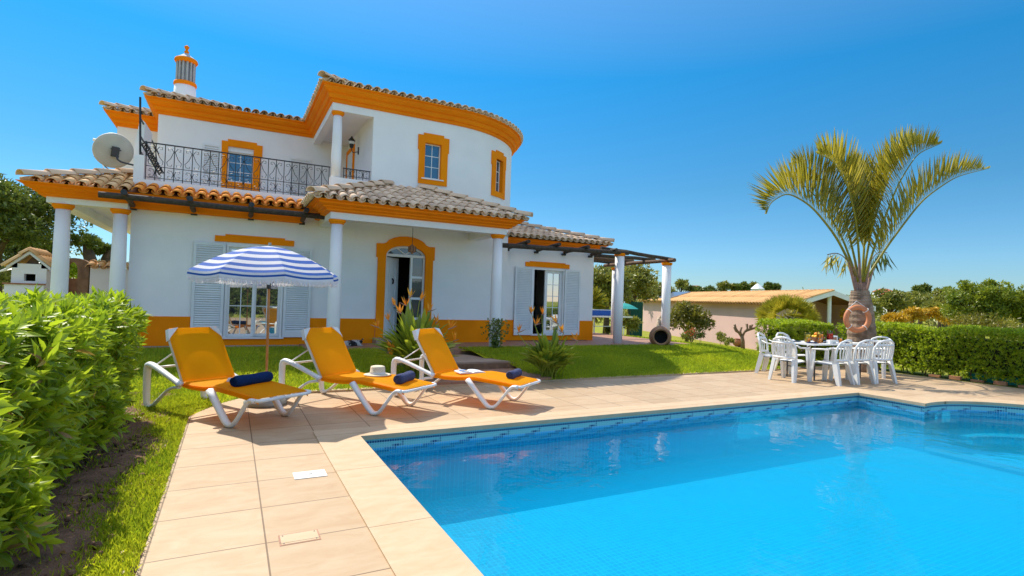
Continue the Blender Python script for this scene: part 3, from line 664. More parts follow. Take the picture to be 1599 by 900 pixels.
# white door frame, transom, fanlight
g = G(); g.box(3.40, 3.455, 13.54, 13.62, ZT, 2.53); g.box(4.405, 4.46, 13.54, 13.62, ZT, 2.53); g.box(3.40, 4.46, 13.535, 13.625, 2.535, 2.60)
rim = ell(cx, 2.55, .525, .275, math.pi, 0, 17); rin = ell(cx, 2.55, .47, .215, math.pi, 0, 17)
g.strip([(x, 13.56, z) for x, z in rim], [(x, 13.56, z) for x, z in rin]); g.strip([(x, 13.56, z) for x, z in rin], [(x, 13.62, z) for x, z in rin])
for an in (60, 120): g.tube([(cx, 13.585, 2.60), (cx+.47*math.cos(R_(an))*.95, 13.585, 2.55+.245*math.sin(R_(an))*1.0)], .018, 6)
g.box(4.075, 4.125, 13.54, 13.62, ZT, 2.533)
for z in (2.0, 1.45, .93): g.box(4.126, 4.404, 13.55, 13.61, z, z+.06)
g.box(4.126, 4.404, 13.55, 13.61, ZT, .55)
df = g.build('door_frame', 'white', V0)
g = G(); g.box(4.126, 4.404, 13.575, 13.58, .55, 2.533); g.add([(cx, 13.6, 2.56)]+[(x, 13.6, z) for x, z in rin], [tuple(range(0, 18))]); g.build('pane', 'glassd', df)
g = G(); g.T = (np.array([[math.cos(.75), -math.sin(.75), 0], [math.sin(.75), math.cos(.75), 0], [0, 0, 1]]), np.array([3.46, 13.63, 0]))
g.box(0, .60, 0, .045, ZT+.02, 2.52)
for z0, z1 in ((.6, 1.15), (1.3, 2.3)):
    for a, b, c, d in ((.12, .48, z0, z0+.025), (.12, .48, z1-.025, z1), (.12, .145, z0, z1), (.455, .48, z0, z1)): g.box(a, b, -.014, -.001, c, d)
dl = g.build('front_door', 'white', V0, label='white panelled front door standing open inward')
g2_ = G(); g2_.T = g.T; g2_.tube([(.30, -.01, 1.98), (.30, -.05, 1.93), (.30, -.03, 1.84)], .02, 8); g2_.build('door_knocker', 'iron', dl); g3_ = G(); g3_.T = g.T; g3_.tube([(.42, -.012, 1.22), (.55, -.012, 1.22)], .012, 6); g3_.build('door_handle', 'iron', dl)
g = G(); g.box(3.15, 4.72, 13.1, 13.5, ZT, ZT+.14); g.build('door_step', 'slab', V0)
# porch: columns, beams, ceiling, cornice
def column(x, y, z0, z1, r=.14, cap=True, name='column'):
    g = G(); h = z1-z0
    g.lathe([(r*.98, 0), (r*1.02, h*.3), (r*.98, h*.6), (r*.86, h-.10)], (x, y, z0), 28)
    o = g.build(name, 'wall', V0, smooth=True)
    if cap:
        g = G(); g.lathe([(r*.86, h-.10), (r*1.02, h-.095), (r*1.12, h-.07), (r*1.28, h-.05), (r*1.30, h-.005), (r*.8, h)], (x, y, z0), 28); g.build('capital', 'ochre', o)
    return o
for x in (1.94, 5.755): column(x, 11.9, .05, 3.12, .135)
for x in (-2.95, -2.04): column(x, 13.25, .05, 3.10, .135)
g = G(); g.box(1.78, 5.93, 11.76, 12.04, 3.12, 3.30); g.box(1.78, 2.06, 12.04, 13.5, 3.12, 3.298); g.box(5.65, 5.93, 12.04, 13.5, 3.12, 3.298); g.box(1.8, 5.9, 12.0, 13.5, 3.299, 3.34)
g.build('porch_beam', 'wall', V0)
CPROF = [(0, 0), (.10, .02), (.10, .05), (.17, .08), (.17, .10), (.27, .14), (.27, .175), (.36, .20), (.36, .21)]
def cprof(z, sc=1, so=1): return [(o*so, z+h*sc) for o, h in CPROF]+[(0, z+.21*sc)]
g = G(); g.sweep([(1.78, 13.5), (1.78, 11.76), (5.93, 11.76), (5.93, 13.5)][::-1] if False else [(1.78, 13.5), (1.78, 11.76), (5.93, 11.76), (5.93, 13.5)], [(-o, z) for o, z in cprof(3.26)] if False else cprof(3.26))
g.build('porch_cornice', 'orange', V0)
# left porch
g = G(); g.box(-3.18, -1.91, 13.11, 13.40, 3.10, 3.28); g.box(-3.18, -2.9, 13.40, 20, 3.10, 3.28); g.box(-3.1, -1.91, 13.4, 20, 3.281, 3.32); g.build('porch_beam', 'wall', V0)
g = G(); g.sweep([(-3.18, 20), (-3.18, 13.11), (-1.9, 13.11)], cprof(3.21)); g.build('porch_cornice', 'orange', V0)
# skirt under balcony
g = G(); g.sweep([(-1.9, 13.35), (1.42, 13.35)], [(0, 3.30), (.3, 3.36), (.42, 3.40), (.42, 3.42), (0, 3.52)]); g.build('eave_board', 'orange', V0)
# balcony parapets and floor
g = G(); g.box(-1.9, 2.0, 13.50, 13.66, 3.501, 3.80); g.box(-1.9, -1.72, 13.50, 17, 3.801, 4.30); g.box(-1.9, -1.72, 13.661, 17, 3.501, 3.80); g.box(2.0, 2.30, 13.48, 13.75, 3.30, 4.36); g.box(2.30, 2.98, 13.50, 13.66, 3.30, 4.36)
g.build('balcony_parapet', 'wall', V0)
g = G(); g.box(-1.72, 2.97, 13.67, 17, 3.45, 3.58); g.build('balcony_floor', 'brick', V0)
# upper walls
g = G(); wall_grid(g, 'x', 17.0, 17.2, -1.9, 2.98, 3.5, 6.2, [UW]); g.box(-1.9, -1.7, 17.2, 21, 3.5, 6.2); g.build('upper_wall', 'wall', V0)
g = G(); g.box(-3.1, -1.9, 19.0, 19.2, 3.3, 6.2); g.box(-3.1, -2.9, 19.2, 23, 3.3, 6.2); g.build('upper_wall', 'wall', V0)
# tower with rounded corner (wall thickness by sweep)
arc = [(5.1+2.9*math.cos(a), 16.4+2.9*math.sin(a)) for a in np.linspace(-math.pi/2, 0, 25)]
g = G(); wall_grid(g, 'x', 13.5, 13.7, 2.98, 5.1, 3.3, 6.2, [TW]); g.box(2.98, 3.18, 13.7, 17, 3.58, 6.2)
aw = 25; 
vs = []; A = [(5.1+2.9*math.cos(a), 16.4+2.9*math.sin(a)) for a in np.linspace(-math.pi/2, 0, 49)]
RW = (R_(-59.5), R_(-51.5), 4.63, 5.57)                      # narrow window in the curved wall
for i in range(48):
    a = -math.pi/2+math.pi/2*(i+.5)/48
    segs = [(3.1, 6.2)] if not (RW[0] < a < RW[1]) else [(3.1, RW[2]), (RW[3], 6.2)]
    for z0, z1 in segs: g.add([(*A[i], z0), (*A[i+1], z0), (*A[i+1], z1), (*A[i], z1)], [(0, 1, 2, 3)])
g.box(7.8, 8.0, 16.4, 21, 3.1, 6.2); g.box(-1.7, 7.8, 20.8, 21, 3.1, 6.2)
g.build('tower_wall', 'wall', V0)
# tower windows
def frame_front(name, y, ox0, ox1, oz0, oz1, ix0, ix1, iz0, iz1, ear=.03, eh=.45, par=V0):
    g = G(); t = .035
    g.box(ox0, ix0, y-t, y-.001, oz0, oz1-.06); g.box(ix1, ox1, y-t, y-.001, oz0, oz1-.06); g.box(ix0, ix1, y-t, y-.001, oz0, iz0); g.box(ix0, ix1, y-t, y-.001, iz1, oz1-.06)
    g.box(ox0-ear, ox0, y-t, y-.001, oz1-eh, oz1-.06); g.box(ox1, ox1+ear, y-t, y-.001, oz1-eh, oz1-.06); g.box(ox0+.12, ox1-.12, y-t, y-.001, oz1-.06, oz1)
    for a, b in ((ix0-.001, ix0+.012), (ix1-.012, ix1+.001)): g.box(a, b, y-t+.002, y+.16, iz0, iz1)
    g.box(ix0+.012, ix1-.012, y-t+.002, y+.16, iz1-.012, iz1+.001)
    return g.build(name, 'ochre', par)
f1 = frame_front('window', 13.5, 4.17, 4.96, 4.48, 5.81, *TW)
sash(f1, 'sash', TW[0]+.012, TW[1]-.012, 13.57, TW[2], TW[3]-.012, 2, 3, f=.03, gm='glassb')
g = G(); g.box(4.25, 4.86, 13.44, 13.60, 4.60, 4.628); g.build('sill', 'white', f1)
# curved wall window
g = G(); a0, a1 = R_(-63), R_(-48)
def polar(a, r, z): return (5.1+(r-.1)*math.cos(a), 16.4+(r-.1)*math.sin(a), z)
def pbox(g, a0, a1, r0, r1, z0, z1, k=4):
    for i in range(k):
        b0 = a0+(a1-a0)*i/k; b1 = a0+(a1-a0)*(i+1)/k
        v = [polar(a, r, z) for z in (z0, z1) for a, r in ((b0, r0), (b1, r0), (b1, r1), (b0, r1))]
        g.add(v, [(3, 2, 1, 0), (4, 5, 6, 7), (0, 1, 5, 4), (1, 2, 6, 5), (2, 3, 7, 6), (3, 0, 4, 7)])
pbox(g, a0, RW[0], 2.98, 3.035, 4.48, 5.75); pbox(g, RW[1], a1, 2.98, 3.035, 4.48, 5.75); pbox(g, RW[0], RW[1], 2.98, 3.035, 4.48, RW[2]); pbox(g, RW[0], RW[1], 2.98, 3.035, RW[3], 5.75); pbox(g, a0+.06, a1-.06, 2.98, 3.035, 5.751, 5.81)
pbox(g, a0-.012, a0, 2.98, 3.035, 5.36, 5.75, 1); pbox(g, a1, a1+.012, 2.98, 3.035, 5.36, 5.75, 1)
pbox(g, RW[0]-.003, RW[0]+.004, 2.84, 3.03, RW[2], RW[3], 1); pbox(g, RW[1]-.004, RW[1]+.003, 2.84, 3.03, RW[2], RW[3], 1)
f2 = g.build('window', 'ochre', V0)
g = G(); pbox(g, RW[0]+.004, RW[0]+.014, 2.88, 2.92, RW[2], RW[3], 1); pbox(g, RW[1]-.014, RW[1]-.004, 2.88, 2.92, RW[2], RW[3], 1); am = (RW[0]+RW[1])/2; pbox(g, am-.004, am+.004, 2.885, 2.915, RW[2], RW[3], 1)
for z in (4.63, 4.93, 5.24, 5.54): pbox(g, RW[0]+.014, RW[1]-.014, 2.887, 2.913, z, z+.02, 1)
s_ = g.build('sash', 'white', f2); g = G(); pbox(g, RW[0], RW[1], 2.895, 2.899, RW[2], RW[3], 2); g.build('pane', 'glassb', s_)
# upper left window with shutter
f3 = frame_front('window', 17.0, -.37, .60, 4.40, 5.76, *UW, eh=.4)
sash(f3, 'sash', UW[0]+.012, UW[1]-.012, 17.07, UW[2], UW[3]-.15, 2, 3, f=.035, gm='glassb')
g = G(); g.box(UW[0]+.012, UW[1]-.012, 17.02, 17.09, UW[3]-.15, UW[3]-.012); g.build('blind_box', 'white', f3)
g = G(); shutter(g, -.86, -.40, 16.995, 4.55, 5.55); g.build('shutter', 'white', V0)
# loggia: column, beam, ceiling, side door
column(2.14, 13.62, 4.36, 5.98, .115)
g = G(); g.box(1.99, 2.98, 13.5, 13.72, 5.98, 6.2); g.box(1.99, 2.2, 13.72, 17.0, 5.98, 6.2); g.box(2.2, 2.98, 13.72, 17, 6.1, 6.198); g.build('loggia_beam', 'wall', V0)
g = G(); g.box(2.945, 2.979, 15.75, 15.92, 3.58, 5.72); g.box(2.945, 2.979, 16.72, 16.9, 3.58, 5.72); g.box(2.945, 2.979, 15.75, 16.9, 5.721, 5.85); ld = g.build('balcony_door', 'ochre', V0)
g = G(); g.box(2.955, 2.978, 15.92, 16.72, 3.58, 5.72); g.build('door_leaf', 'white', ld)
g = G(); shutter(g, 1.35, 1.95, 16.995, 3.7, 5.5); g.build('shutter', 'white', V0)
# upper cornice (one sweep round all eaves)
up_path = [(-3.1, 23), (-3.1, 19.0), (-1.9, 19.0), (-1.9, 17.0), (1.99, 17.0), (1.99, 13.5)]+arc+[(8.0, 21), (8.0, 23)]
UPROF = [(0, 0), (.05, .02), (.05, .075), (.10, .09), (.13, .15), (.13, .19), (.18, .21), (.24, .27), (.24, .33), (.29, .345), (.29, .37), (0, .37)]
g = G(); g.sweep(up_path, [(o, 6.16+h) for o, h in UPROF]); g.build('roof_cornice', 'orange', V0)
g = G(); g.sweep([(6.86, 13.87), (10.1, 13.87), (10.1, 19)], [(o*.9, 3.13+h*.85) for o, h in CPROF]+[(0, 3.32)]); g.build('wing_cornice', 'orange', V0)
# ---------------- tiles
def arch_tile(g, p, d, n, w0, w1, L, tone, conv=True, th=.014, k=6, rise=.02):
    """p lower-end centre, d up-slope unit (3D), n slope normal, side = d x n"""
    s = np.cross(d, n); sg = 1 if conv else -1
    vs = []
    for (q, w, lift) in ((p, w0, rise if conv else 0), (p+d*L, w1, 0)):
        for r in (w, w-th):
            for j in range(k+1):
                a = math.pi*j/k; vs.append(q+s*(math.cos(a)*r)+n*(math.sin(a)*r*.85*sg+lift+(0 if conv else w0*.45)))
    m_ = k+1; fs = []
    for j in range(k):
        fs.append((j, j+1, 2*m_+j+1, 2*m_+j)); fs.append((m_+j, 3*m_+j, 3*m_+j+1, m_+j+1)); fs.append((j, m_+j, m_+j+1, j+1))
    g.add(vs, fs, tone)
def tile_plane(g, A, B, inward, z, pitch, maxd, sp=.212, base=None, L=.44, exp=.37, lo=0.0, tonef=None):
    A = np.array(A, float); B = np.array(B, float); L0 = np.linalg.norm(B-A); e = (B-A)/L0; inw = np.array(inward, float)
    ncol = int(L0/sp); sp = L0/ncol; c = 1/math.sqrt(1+pitch*pitch)
    d = np.array([inw[0]*c, inw[1]*c, pitch*c]); n = np.cross(d, np.array([e[0], e[1], 0.])); n = n if n[2] > 0 else -n
    for i in range(ncol+1):
        for conv in (False, True):
            s_ = (i+(.5 if not conv else 0))*sp
            if s_ > L0 or s_ < 0: continue
            md = maxd(s_, L0); 
            if md <= .05: continue
            t = 0.0; dd = md/c; row = 0
            while t < dd-.04:
                l = min(L, dd-t+.05); p2 = A+e*s_+inw*(t*c)
                p = np.array([p2[0], p2[1], z+pitch*t*c+.02])
                p = p + rng.normal(0, .0025, 3)
                tone = rng.random()*.75 if rng.random() > .12 else rng.uniform(.75, 1)
                if row == 0 and conv: p = p-d*.03
                arch_tile(g, p, d, n, .094 if conv else .09, .082, l, tone, conv); t += exp; row += 1
def plane_poly(g, pts, tone=.5): g.add(pts, [tuple(range(len(pts)))], tone)
def ridge_run(g, A, B, r=.115, L=.46):
    A = np.array(A, float); B = np.array(B, float); D = B-A; l = np.linalg.norm(D); d = D/l; s = np.cross(d, [0, 0, 1.]); s /= np.linalg.norm(s); n = np.cross(s, d)
    k = max(1, int(l/(L-.05)));
    for i in range(k):
        p = A+D*i/k; arch_tile(g, p+n*.01, d, n, r*1.06, r*.9, l/k+.05, rng.random(), True, th=.02, k=7, rise=.03)
Dp = 2.1; pz = 3.47; pp = .385
g = G()
tile_plane(g, (1.35, 11.38), (6.35, 11.38), (0, 1), pz, pp, lambda s, L: min(s, L-s, Dp))
tile_plane(g, (1.35, 13.48), (1.35, 11.38), (1, 0), pz, pp, lambda s, L: min(Dp, L-s))
tile_plane(g, (6.35, 11.38), (6.35, 13.48), (-1, 0), pz, pp, lambda s, L: min(Dp, s))
ptop = pz+pp*Dp
rf = g.build('porch_roof', 'tile', V0, smooth=True)
g = G(); plane_poly(g, [(1.4, 11.43, pz), (6.3, 11.43, pz), (4.25, 13.49, ptop-.02), (3.45, 13.49, ptop-.02)]); plane_poly(g, [(1.4, 13.49, pz), (1.4, 11.43, pz), (3.45, 13.49, ptop-.02)]); plane_poly(g, [(6.3, 11.43, pz), (6.3, 13.49, pz), (4.25, 13.49, ptop-.02)])
g.build('tile_bed', 'tilebase', rf)
g = G(); ridge_run(g, (1.33, 11.36, pz+.06), (3.45, 13.48, ptop+.07)); g.build('ridge_tile', 'ridge', rf, smooth=True); g = G(); ridge_run(g, (6.37, 11.36, pz+.06), (4.25, 13.48, ptop+.07)); g.build('ridge_tile', 'ridge', rf, smooth=True)
# right wing roof
g = G(); wz = 3.33; wp = .27
tile_plane(g, (6.7, 13.45), (10.53, 13.45), (0, 1), wz, wp, lambda s, L: min(L-s, 4))
tile_plane(g, (10.53, 13.45), (10.53, 19.4), (-1, 0), wz, wp, lambda s, L: min(s, 3.2))
rf = g.build('wing_roof', 'tile', V0, smooth=True)
g = G(); plane_poly(g, [(6.7, 13.5, wz), (10.5, 13.5, wz), (6.7, 17.3, wz+wp*3.8)]); plane_poly(g, [(10.5, 13.5, wz), (10.5, 19.4, wz), (6.7, 19.4, wz+wp*3.8), (6.7, 17.3, wz+wp*3.8)]); g.build('tile_bed', 'tilebase', rf)
g = G(); ridge_run(g, (10.5, 13.42, wz+.07), (7.2, 16.75, wz+wp*3.3+.09), L=.5); g.build('ridge_tile', 'ridge', rf, smooth=True)
# left porch roof and balcony skirt
g = G(); lz = 3.42
tile_plane(g, (-3.5, 12.86), (-1.95, 12.86), (0, 1), lz, .36, lambda s, L: min(s, 1.55))
gk = G(); tile_plane(gk, (-1.74, 12.86), (1.35, 12.86), (0, 1), lz, .36, lambda s, L: .62); gk.build('eave_tiles', 'skirt', V0, smooth=True)
tile_plane(g, (-3.5, 20.3), (-3.5, 12.86), (1, 0), lz, .36, lambda s, L: min(L-s, 1.55))
rf = g.build('lower_roof', 'tile2', V0, smooth=True)
g = G(); plane_poly(g, [(-3.45, 12.9, lz), (1.35, 12.9, lz), (1.35, 13.5, lz+.21), (-1.91, 13.5, lz+.21), (-1.91, 14.4, lz+.55)]); plane_poly(g, [(-3.45, 20.3, lz), (-3.45, 12.9, lz), (-1.91, 14.4, lz+.55), (-1.91, 20.3, lz+.55)]); g.build('tile_bed', 'tilebase', rf)
g = G(); ridge_run(g, (-3.5, 12.86, lz+.07), (-1.93, 14.43, lz+.64)); g.build('ridge_tile', 'ridge', rf, smooth=True)
# upper roofs
g = G(); uz = 6.53; upi = .27
tile_plane(g, (-2.2, 16.7), (1.72, 16.7), (0, 1), uz, upi, lambda s, L: min(s, 2.2))
tile_plane(g, (-2.2, 18.7), (-2.2, 16.7), (1, 0), uz, upi, lambda s, L: min(L-s, 2.2))
tile_plane(g, (-3.4, 18.7), (-1.6, 18.7), (0, 1), uz, upi, lambda s, L: min(s, 1.8))
tile_plane(g, (-3.4, 23), (-3.4, 18.7), (1, 0), uz, upi, lambda s, L: min(L-s, 1.8))
tile_plane(g, (1.70, 13.21), (5.1, 13.21), (0, 1), uz, upi, lambda s, L: min(s, 3.2))
tile_plane(g, (1.70, 17.2), (1.70, 13.21), (1, 0), uz, upi, lambda s, L: min(L-s, 3.2))
na = 24
for i in range(na+1):
    for conv in (False, True):
        a = -math.pi/2+math.pi/2*(i+(.5 if not conv else 0))/na
        if a > 0.02: continue
        o = np.array([math.cos(a), math.sin(a), 0]); c = 1/math.sqrt(1+upi**2); d = np.array([-o[0]*c, -o[1]*c, upi*c]); n_ = np.array([o[0]*upi*c, o[1]*upi*c, c])
        for r_i in range(9):
            t = r_i*.37; rr = 3.21-t*c; w = .096*rr/3.21
            if rr < .5: break
            if rr < 1.4 and i % 2: continue
            p = np.array([5.1+o[0]*(rr+(.03 if r_i == 0 and conv else 0)), 16.4+o[1]*rr, uz+upi*t*c+.02])
            arch_tile(g, p, d, n_, max(w, .03), max(w*.85, .025), .44, rng.random()*.8, conv, k=5)
rf = g.build('upper_roof', 'tile', V0, smooth=True)
g = G(); hz = uz+upi*3.2
plane_poly(g, [(-2.15, 16.75, uz), (1.75, 16.75, uz), (1.75, 19, uz+.6), (-.0, 19, uz+.6)]); plane_poly(g, [(-2.15, 18.7, uz), (-2.15, 16.75, uz), (0.0, 19, uz+.6), (0, 20, uz+.6)])
plane_poly(g, [(1.75, 13.26, uz), (5.1, 13.26, uz), (5.1, 16.4, hz), (4.95, 16.4, hz)]); plane_poly(g, [(1.75, 21, uz), (1.75, 13.26, uz), (4.95, 16.4, hz), (4.95, 21, hz)])
pa = [(5.1+3.14*math.cos(a), 16.4+3.14*math.sin(a), uz) for a in np.linspace(-math.pi/2, 0, 20)]
for i in range(19): plane_poly(g, [pa[i], pa[i+1], (5.1, 16.4, hz)])
plane_poly(g, [(8.24, 16.4, uz), (8.24, 21, uz), (5.1, 21, hz), (5.1, 16.4, hz)]); plane_poly(g, [(-3.35, 18.75, uz), (-1.5, 18.75, uz), (-1.5, 20.3, uz+.45), (-1.85, 20.3, uz+.45)]); plane_poly(g, [(-3.35, 23, uz), (-3.35, 18.75, uz), (-1.85, 20.3, uz+.45), (-1.85, 23, uz+.45)])
plane_poly(g, [(-1.85, 19, uz+.3), (5, 19, uz+.3), (5, 23, uz+.6), (-1.85, 23, uz+.6)])
g.build('tile_bed', 'tilebase', rf)
for a_, b_ in (((1.68, 13.19, uz+.07), (4.9, 16.4, hz+.05)), ((-2.22, 16.68, uz+.07), (-.1, 18.8, uz+.64)), ((-3.42, 18.68, uz+.07), (-1.7, 20.4, uz+.54))):
    g = G(); ridge_run(g, a_, b_); g.build('ridge_tile', 'ridge', rf, smooth=True)
# chimney
cxc, cyc = -1.5, 19.2
g = G(); g.lathe([(.34, 6.5), (.285, 7.72), (.26, 7.73)], (cxc, cyc, 0), 24); ch = g.build('chimney', 'wall', V0, smooth=True)
g = G(); g.lathe([(.26, 7.70), (.30, 7.72), (.315, 7.76), (.30, 7.83), (.24, 7.84)], (cxc, cyc, 0), 24); g.build('chimney_ring', 'orange', ch, smooth=True); g = G(); g.lathe([(.24, 8.42), (.29, 8.43), (.32, 8.48), (.30, 8.54), (.26, 8.55)], (cxc, cyc, 0), 24); g.build('chimney_ring', 'orange', ch, smooth=True); g = G()
g.lathe([(.03, 8.72), (.075, 8.78), (.03, 8.84), (.06, 8.9), (.075, 8.94), (.02, 8.99)], (cxc, cyc, 0), 10); g.build('finial', 'orange', ch, smooth=True)
g = G(); g.lathe([(.29, 8.55), (.16, 8.64), (.04, 8.74)], (cxc, cyc, 0), 24); g.lathe([(.19, 7.8), (.19, 8.45)], (cxc, cyc, 0), 16)
for i in range(14):
    a = 2*math.pi*i/14; x, y = cxc+.235*math.cos(a), cyc+.235*math.sin(a); g.tube([(x, y, 7.84), (x, y, 8.43)], .03, 6)
M['chg'] = mat('chimney_grille', (.45, .46, .48), (.36, .37, .40), rough=.8)
g.build('chimney_grille', 'chg', ch)
# balcony railing
def scroll(cx_, cz_, r, a0, turns, y, sgn=1, n=14):
    return [(cx_+sgn*r*(1-.75*t)*math.cos(a0+turns*2*math.pi*t), y, cz_+r*(1-.75*t)*math.sin(a0+turns*2*math.pi*t)) for t in np.linspace(0, 1, n)]
def railing(x0, x1, y, z0, z1, nb, name, hearts=True):
    dx = (x1-x0)/nb; g = G(); zm = z0+(z1-z0)*.36
    g.box(x0, x1, y-.008, y+.008, z0+.03, z0+.042); 
    if hearts: g.box(x0, x1, y-.007, y+.007, zm-.006, zm+.006)
    for i in range(nb+1): x = x0+i*dx; g.box(x-.008, x+.008, y-.0085, y+.0085, z0-.03, z1-.0125)
    o = g.build(name, 'iron', V0)
    g = G(); g.box(x0-.02, x1+.02, y-.02, y+.02, z1-.012, z1+.008); g.build('handrail', 'iron', o)
    g = G(); r = .0062
    for i in range(1, nb, 2):
        x = x0+i*dx; w = dx*.9
        for s_ in (-1, 1):
            if hearts:
                zt = z1-.10; 
                g.tube([(x+s_*.012, y, zt-.04), (x+s_*w*.45, y, zm+(zt-zm)*.52), (x+s_*w*.9, y, zm+.12), (x+s_*w*.78, y, zm+.05), (x+s_*w*.35, y, zm+.035), (x+s_*w*.3, y, zm+.08)], r, 4)
                g.tube([(x+s_*.012, y, zt-.04), (x+s_*w*.4, y, zt+.035), (x+s_*w*.75, y, zt+.03), (x+s_*w*.75, y, zt-.02), (x+s_*w*.5, y, zt-.02)], r, 4)
                zc = (z0+zm)/2
            else: zc = (z0+z1)/2
            for q in (-1, 1):
                g.tube([(x+s_*.01, y, zc), (x+s_*w*.25, y, zc+q*.075), (x+s_*w*.65, y, zc+q*.085), (x+s_*w*.75, y, zc+q*.045), (x+s_*w*.5, y, zc+q*.03)], r, 4)
    g.build('scrollwork', 'iron', o)
railing(-1.70, 1.98, 13.58, 3.83, 4.60, 22, 'balcony_railing'); railing(2.32, 2.94, 13.58, 4.40, 4.62, 4, 'loggia_railing', False)
g = G(); g.box(-1.715, -1.695, 13.57, 13.59, 4.30, 4.62); g.build('rail_post', 'iron', V0)
def ray(x, y): return r2*((x-799.5)/F)-u2*((y-450)/F)+fw
def atD(x, y, D): return np.array([0, 0, EYE])+ray(x, y)*D
def atY(x, y, Y): d = ray(x, y); return np.array([0, 0, EYE])+d*(Y/d[1])
def atZ(x, y, z): d = ray(x, y); return np.array([0, 0, EYE])+d*((z-EYE)/d[2])
# wall lamp and small fittings belong to the villa
g = G(); lp = np.array([2.98, 15.2, 5.55]); 
g.box(2.955, 2.979, 15.17, 15.23, 5.42, 5.62); g.tube([lp+[-.02, 0, -.06], lp+[-.16, 0, -.10], lp+[-.2, 0, -.02], lp+[-.2, 0, .02]], .012, 6)
g.lathe([(.035, 0), (.05, .02), (.085, .20), (.10, .21), (.04, .28), (.012, .33)], (lp[0]-.2, lp[1], lp[2]+.02), 6); wl = g.build('wall_lamp', 'iron', V0)
g = G(); g.lathe([(.045, .03), (.078, .18)], (lp[0]-.2, lp[1], lp[2]+.02), 6, caps=False); g.v[-1][:, :2] = (g.v[-1][:, :2]-[lp[0]-.2, lp[1]])*1.08+[lp[0]-.2, lp[1]]; g.build('lamp_glass', 'paper', wl)
# ------------------------------------------------------------------ pergolas
def logtube(P0, P1, r, m, name, par, n=10):
    g = G(); P0 = np.array(P0, float); P1 = np.array(P1, float); k = 7; pts = []
    for i in range(k): pts.append(P0+(P1-P0)*i/(k-1)+rng.normal(0, .006, 3)*np.array([1, 1, 1.]))
    g.tube(pts, [r*rng.uniform(.93, 1.07) for _ in range(k)], n); return g.build(name, m, par, smooth=False)
pg = root('log_pergola', 'dark log rail with short rafters fixed under the left eave, above the umbrella', 'pergola', (0, 12.9, 3.2))
logtube((-2.30, 12.62, 3.27), (1.97, 12.62, 3.255), .062, 'log', 'beam', pg)
for x in (-1.86, -.78, .32, 1.40):
    r_o = logtube((x+.0, 13.46, 3.205), (x-.02, 12.42, 3.335), .05, 'log2', 'rafter', pg)
    g = G(); g.box(x-.06, x+.06, 13.40, 13.47, 3.13, 3.19); g.build('bracket', 'iron', r_o); g = G(); g.tube([(x-.02, 12.425, 3.335), (x-.02, 12.405, 3.337)], .055, 10); g.build('end_cap', 'iron', r_o)
pg = root('log_pergola', 'log pergola on white columns at the right end of the house', 'pergola', (11, 14, .3))
logtube((6.25, 12.70, 2.96), (10.50, 12.70, 3.04), .068, 'log', 'beam', pg); logtube((9.6, 12.84, 3.14), (12.38, 12.80, 2.97), .055, 'log', 'beam', pg)
for x in (7.0, 7.97, 8.94, 9.93):
    r_o = logtube((x+.03, 13.83, 3.03), (x-.02, 12.50, 3.10), .05, 'log', 'rafter', pg)
    g = G(); g.box(x-.06, x+.06, 13.79, 13.866, 2.93, 2.985); g.build('bracket', 'iron', r_o)
logtube((12.14, 12.45, 2.93), (12.45, 16.4, 2.93), .065, 'log2', 'beam', pg)
for y, a in ((14.0, 10.15), (15.1, 10.15), (16.1, 10.15)): logtube((a, y, 3.03), (12.75, y+.02, 3.05), .06, 'log' if y != 15.1 else 'log2', 'rafter', pg)
for i, (x, y, h) in enumerate(((10.26, 12.79, 3.03), (12.14, 12.79, 2.86), (12.75, 16.1, 2.86))):
    g = G(); r = .135
    g.lathe([(r, 0), (r*1.02, h*.4), (r*.88, h-ZT-.1)], (x, y, ZT-.3 if i < 2 else ZT-.3), 28); g.v[-1][:, 2] = np.where(g.v[-1][:, 2] > 1, h-.1, g.v[-1][:, 2])
    o = g.build('column', 'wall', pg, smooth=True); g = G(); g.lathe([(r*.88, 0), (r*1.2, .03), (r*1.25, .09), (r*.6, .10)], (x, y, h-.1), 24); g.build('capital', 'ochre', o)
# hanging lantern
p = np.array([3.80, 12.55, 2.55]); g = G(); g.tube([p+[0, 0, .22], p+[0, 0, .75]], .006, 6); hl = root('hanging_lantern', 'small rusty lantern hanging on a chain from the porch ceiling before the front door', 'lantern', p)
g.build('chain', 'iron', hl); g = G(); g.lathe([(.02, 0), (.03, .03), (.085, .05), (.095, .07), (.09, .17), (.03, .22), (.012, .24)], p, 8); g.build('lamp_shade', 'terr', hl)
g = G(); 
for i in range(8): a = math.pi*i/4; g.tube([p+[.098*math.cos(a), .098*math.sin(a), .05], p+[.094*math.cos(a), .094*math.sin(a), .175]], .006, 4)
g.build('cage', 'iron', hl)
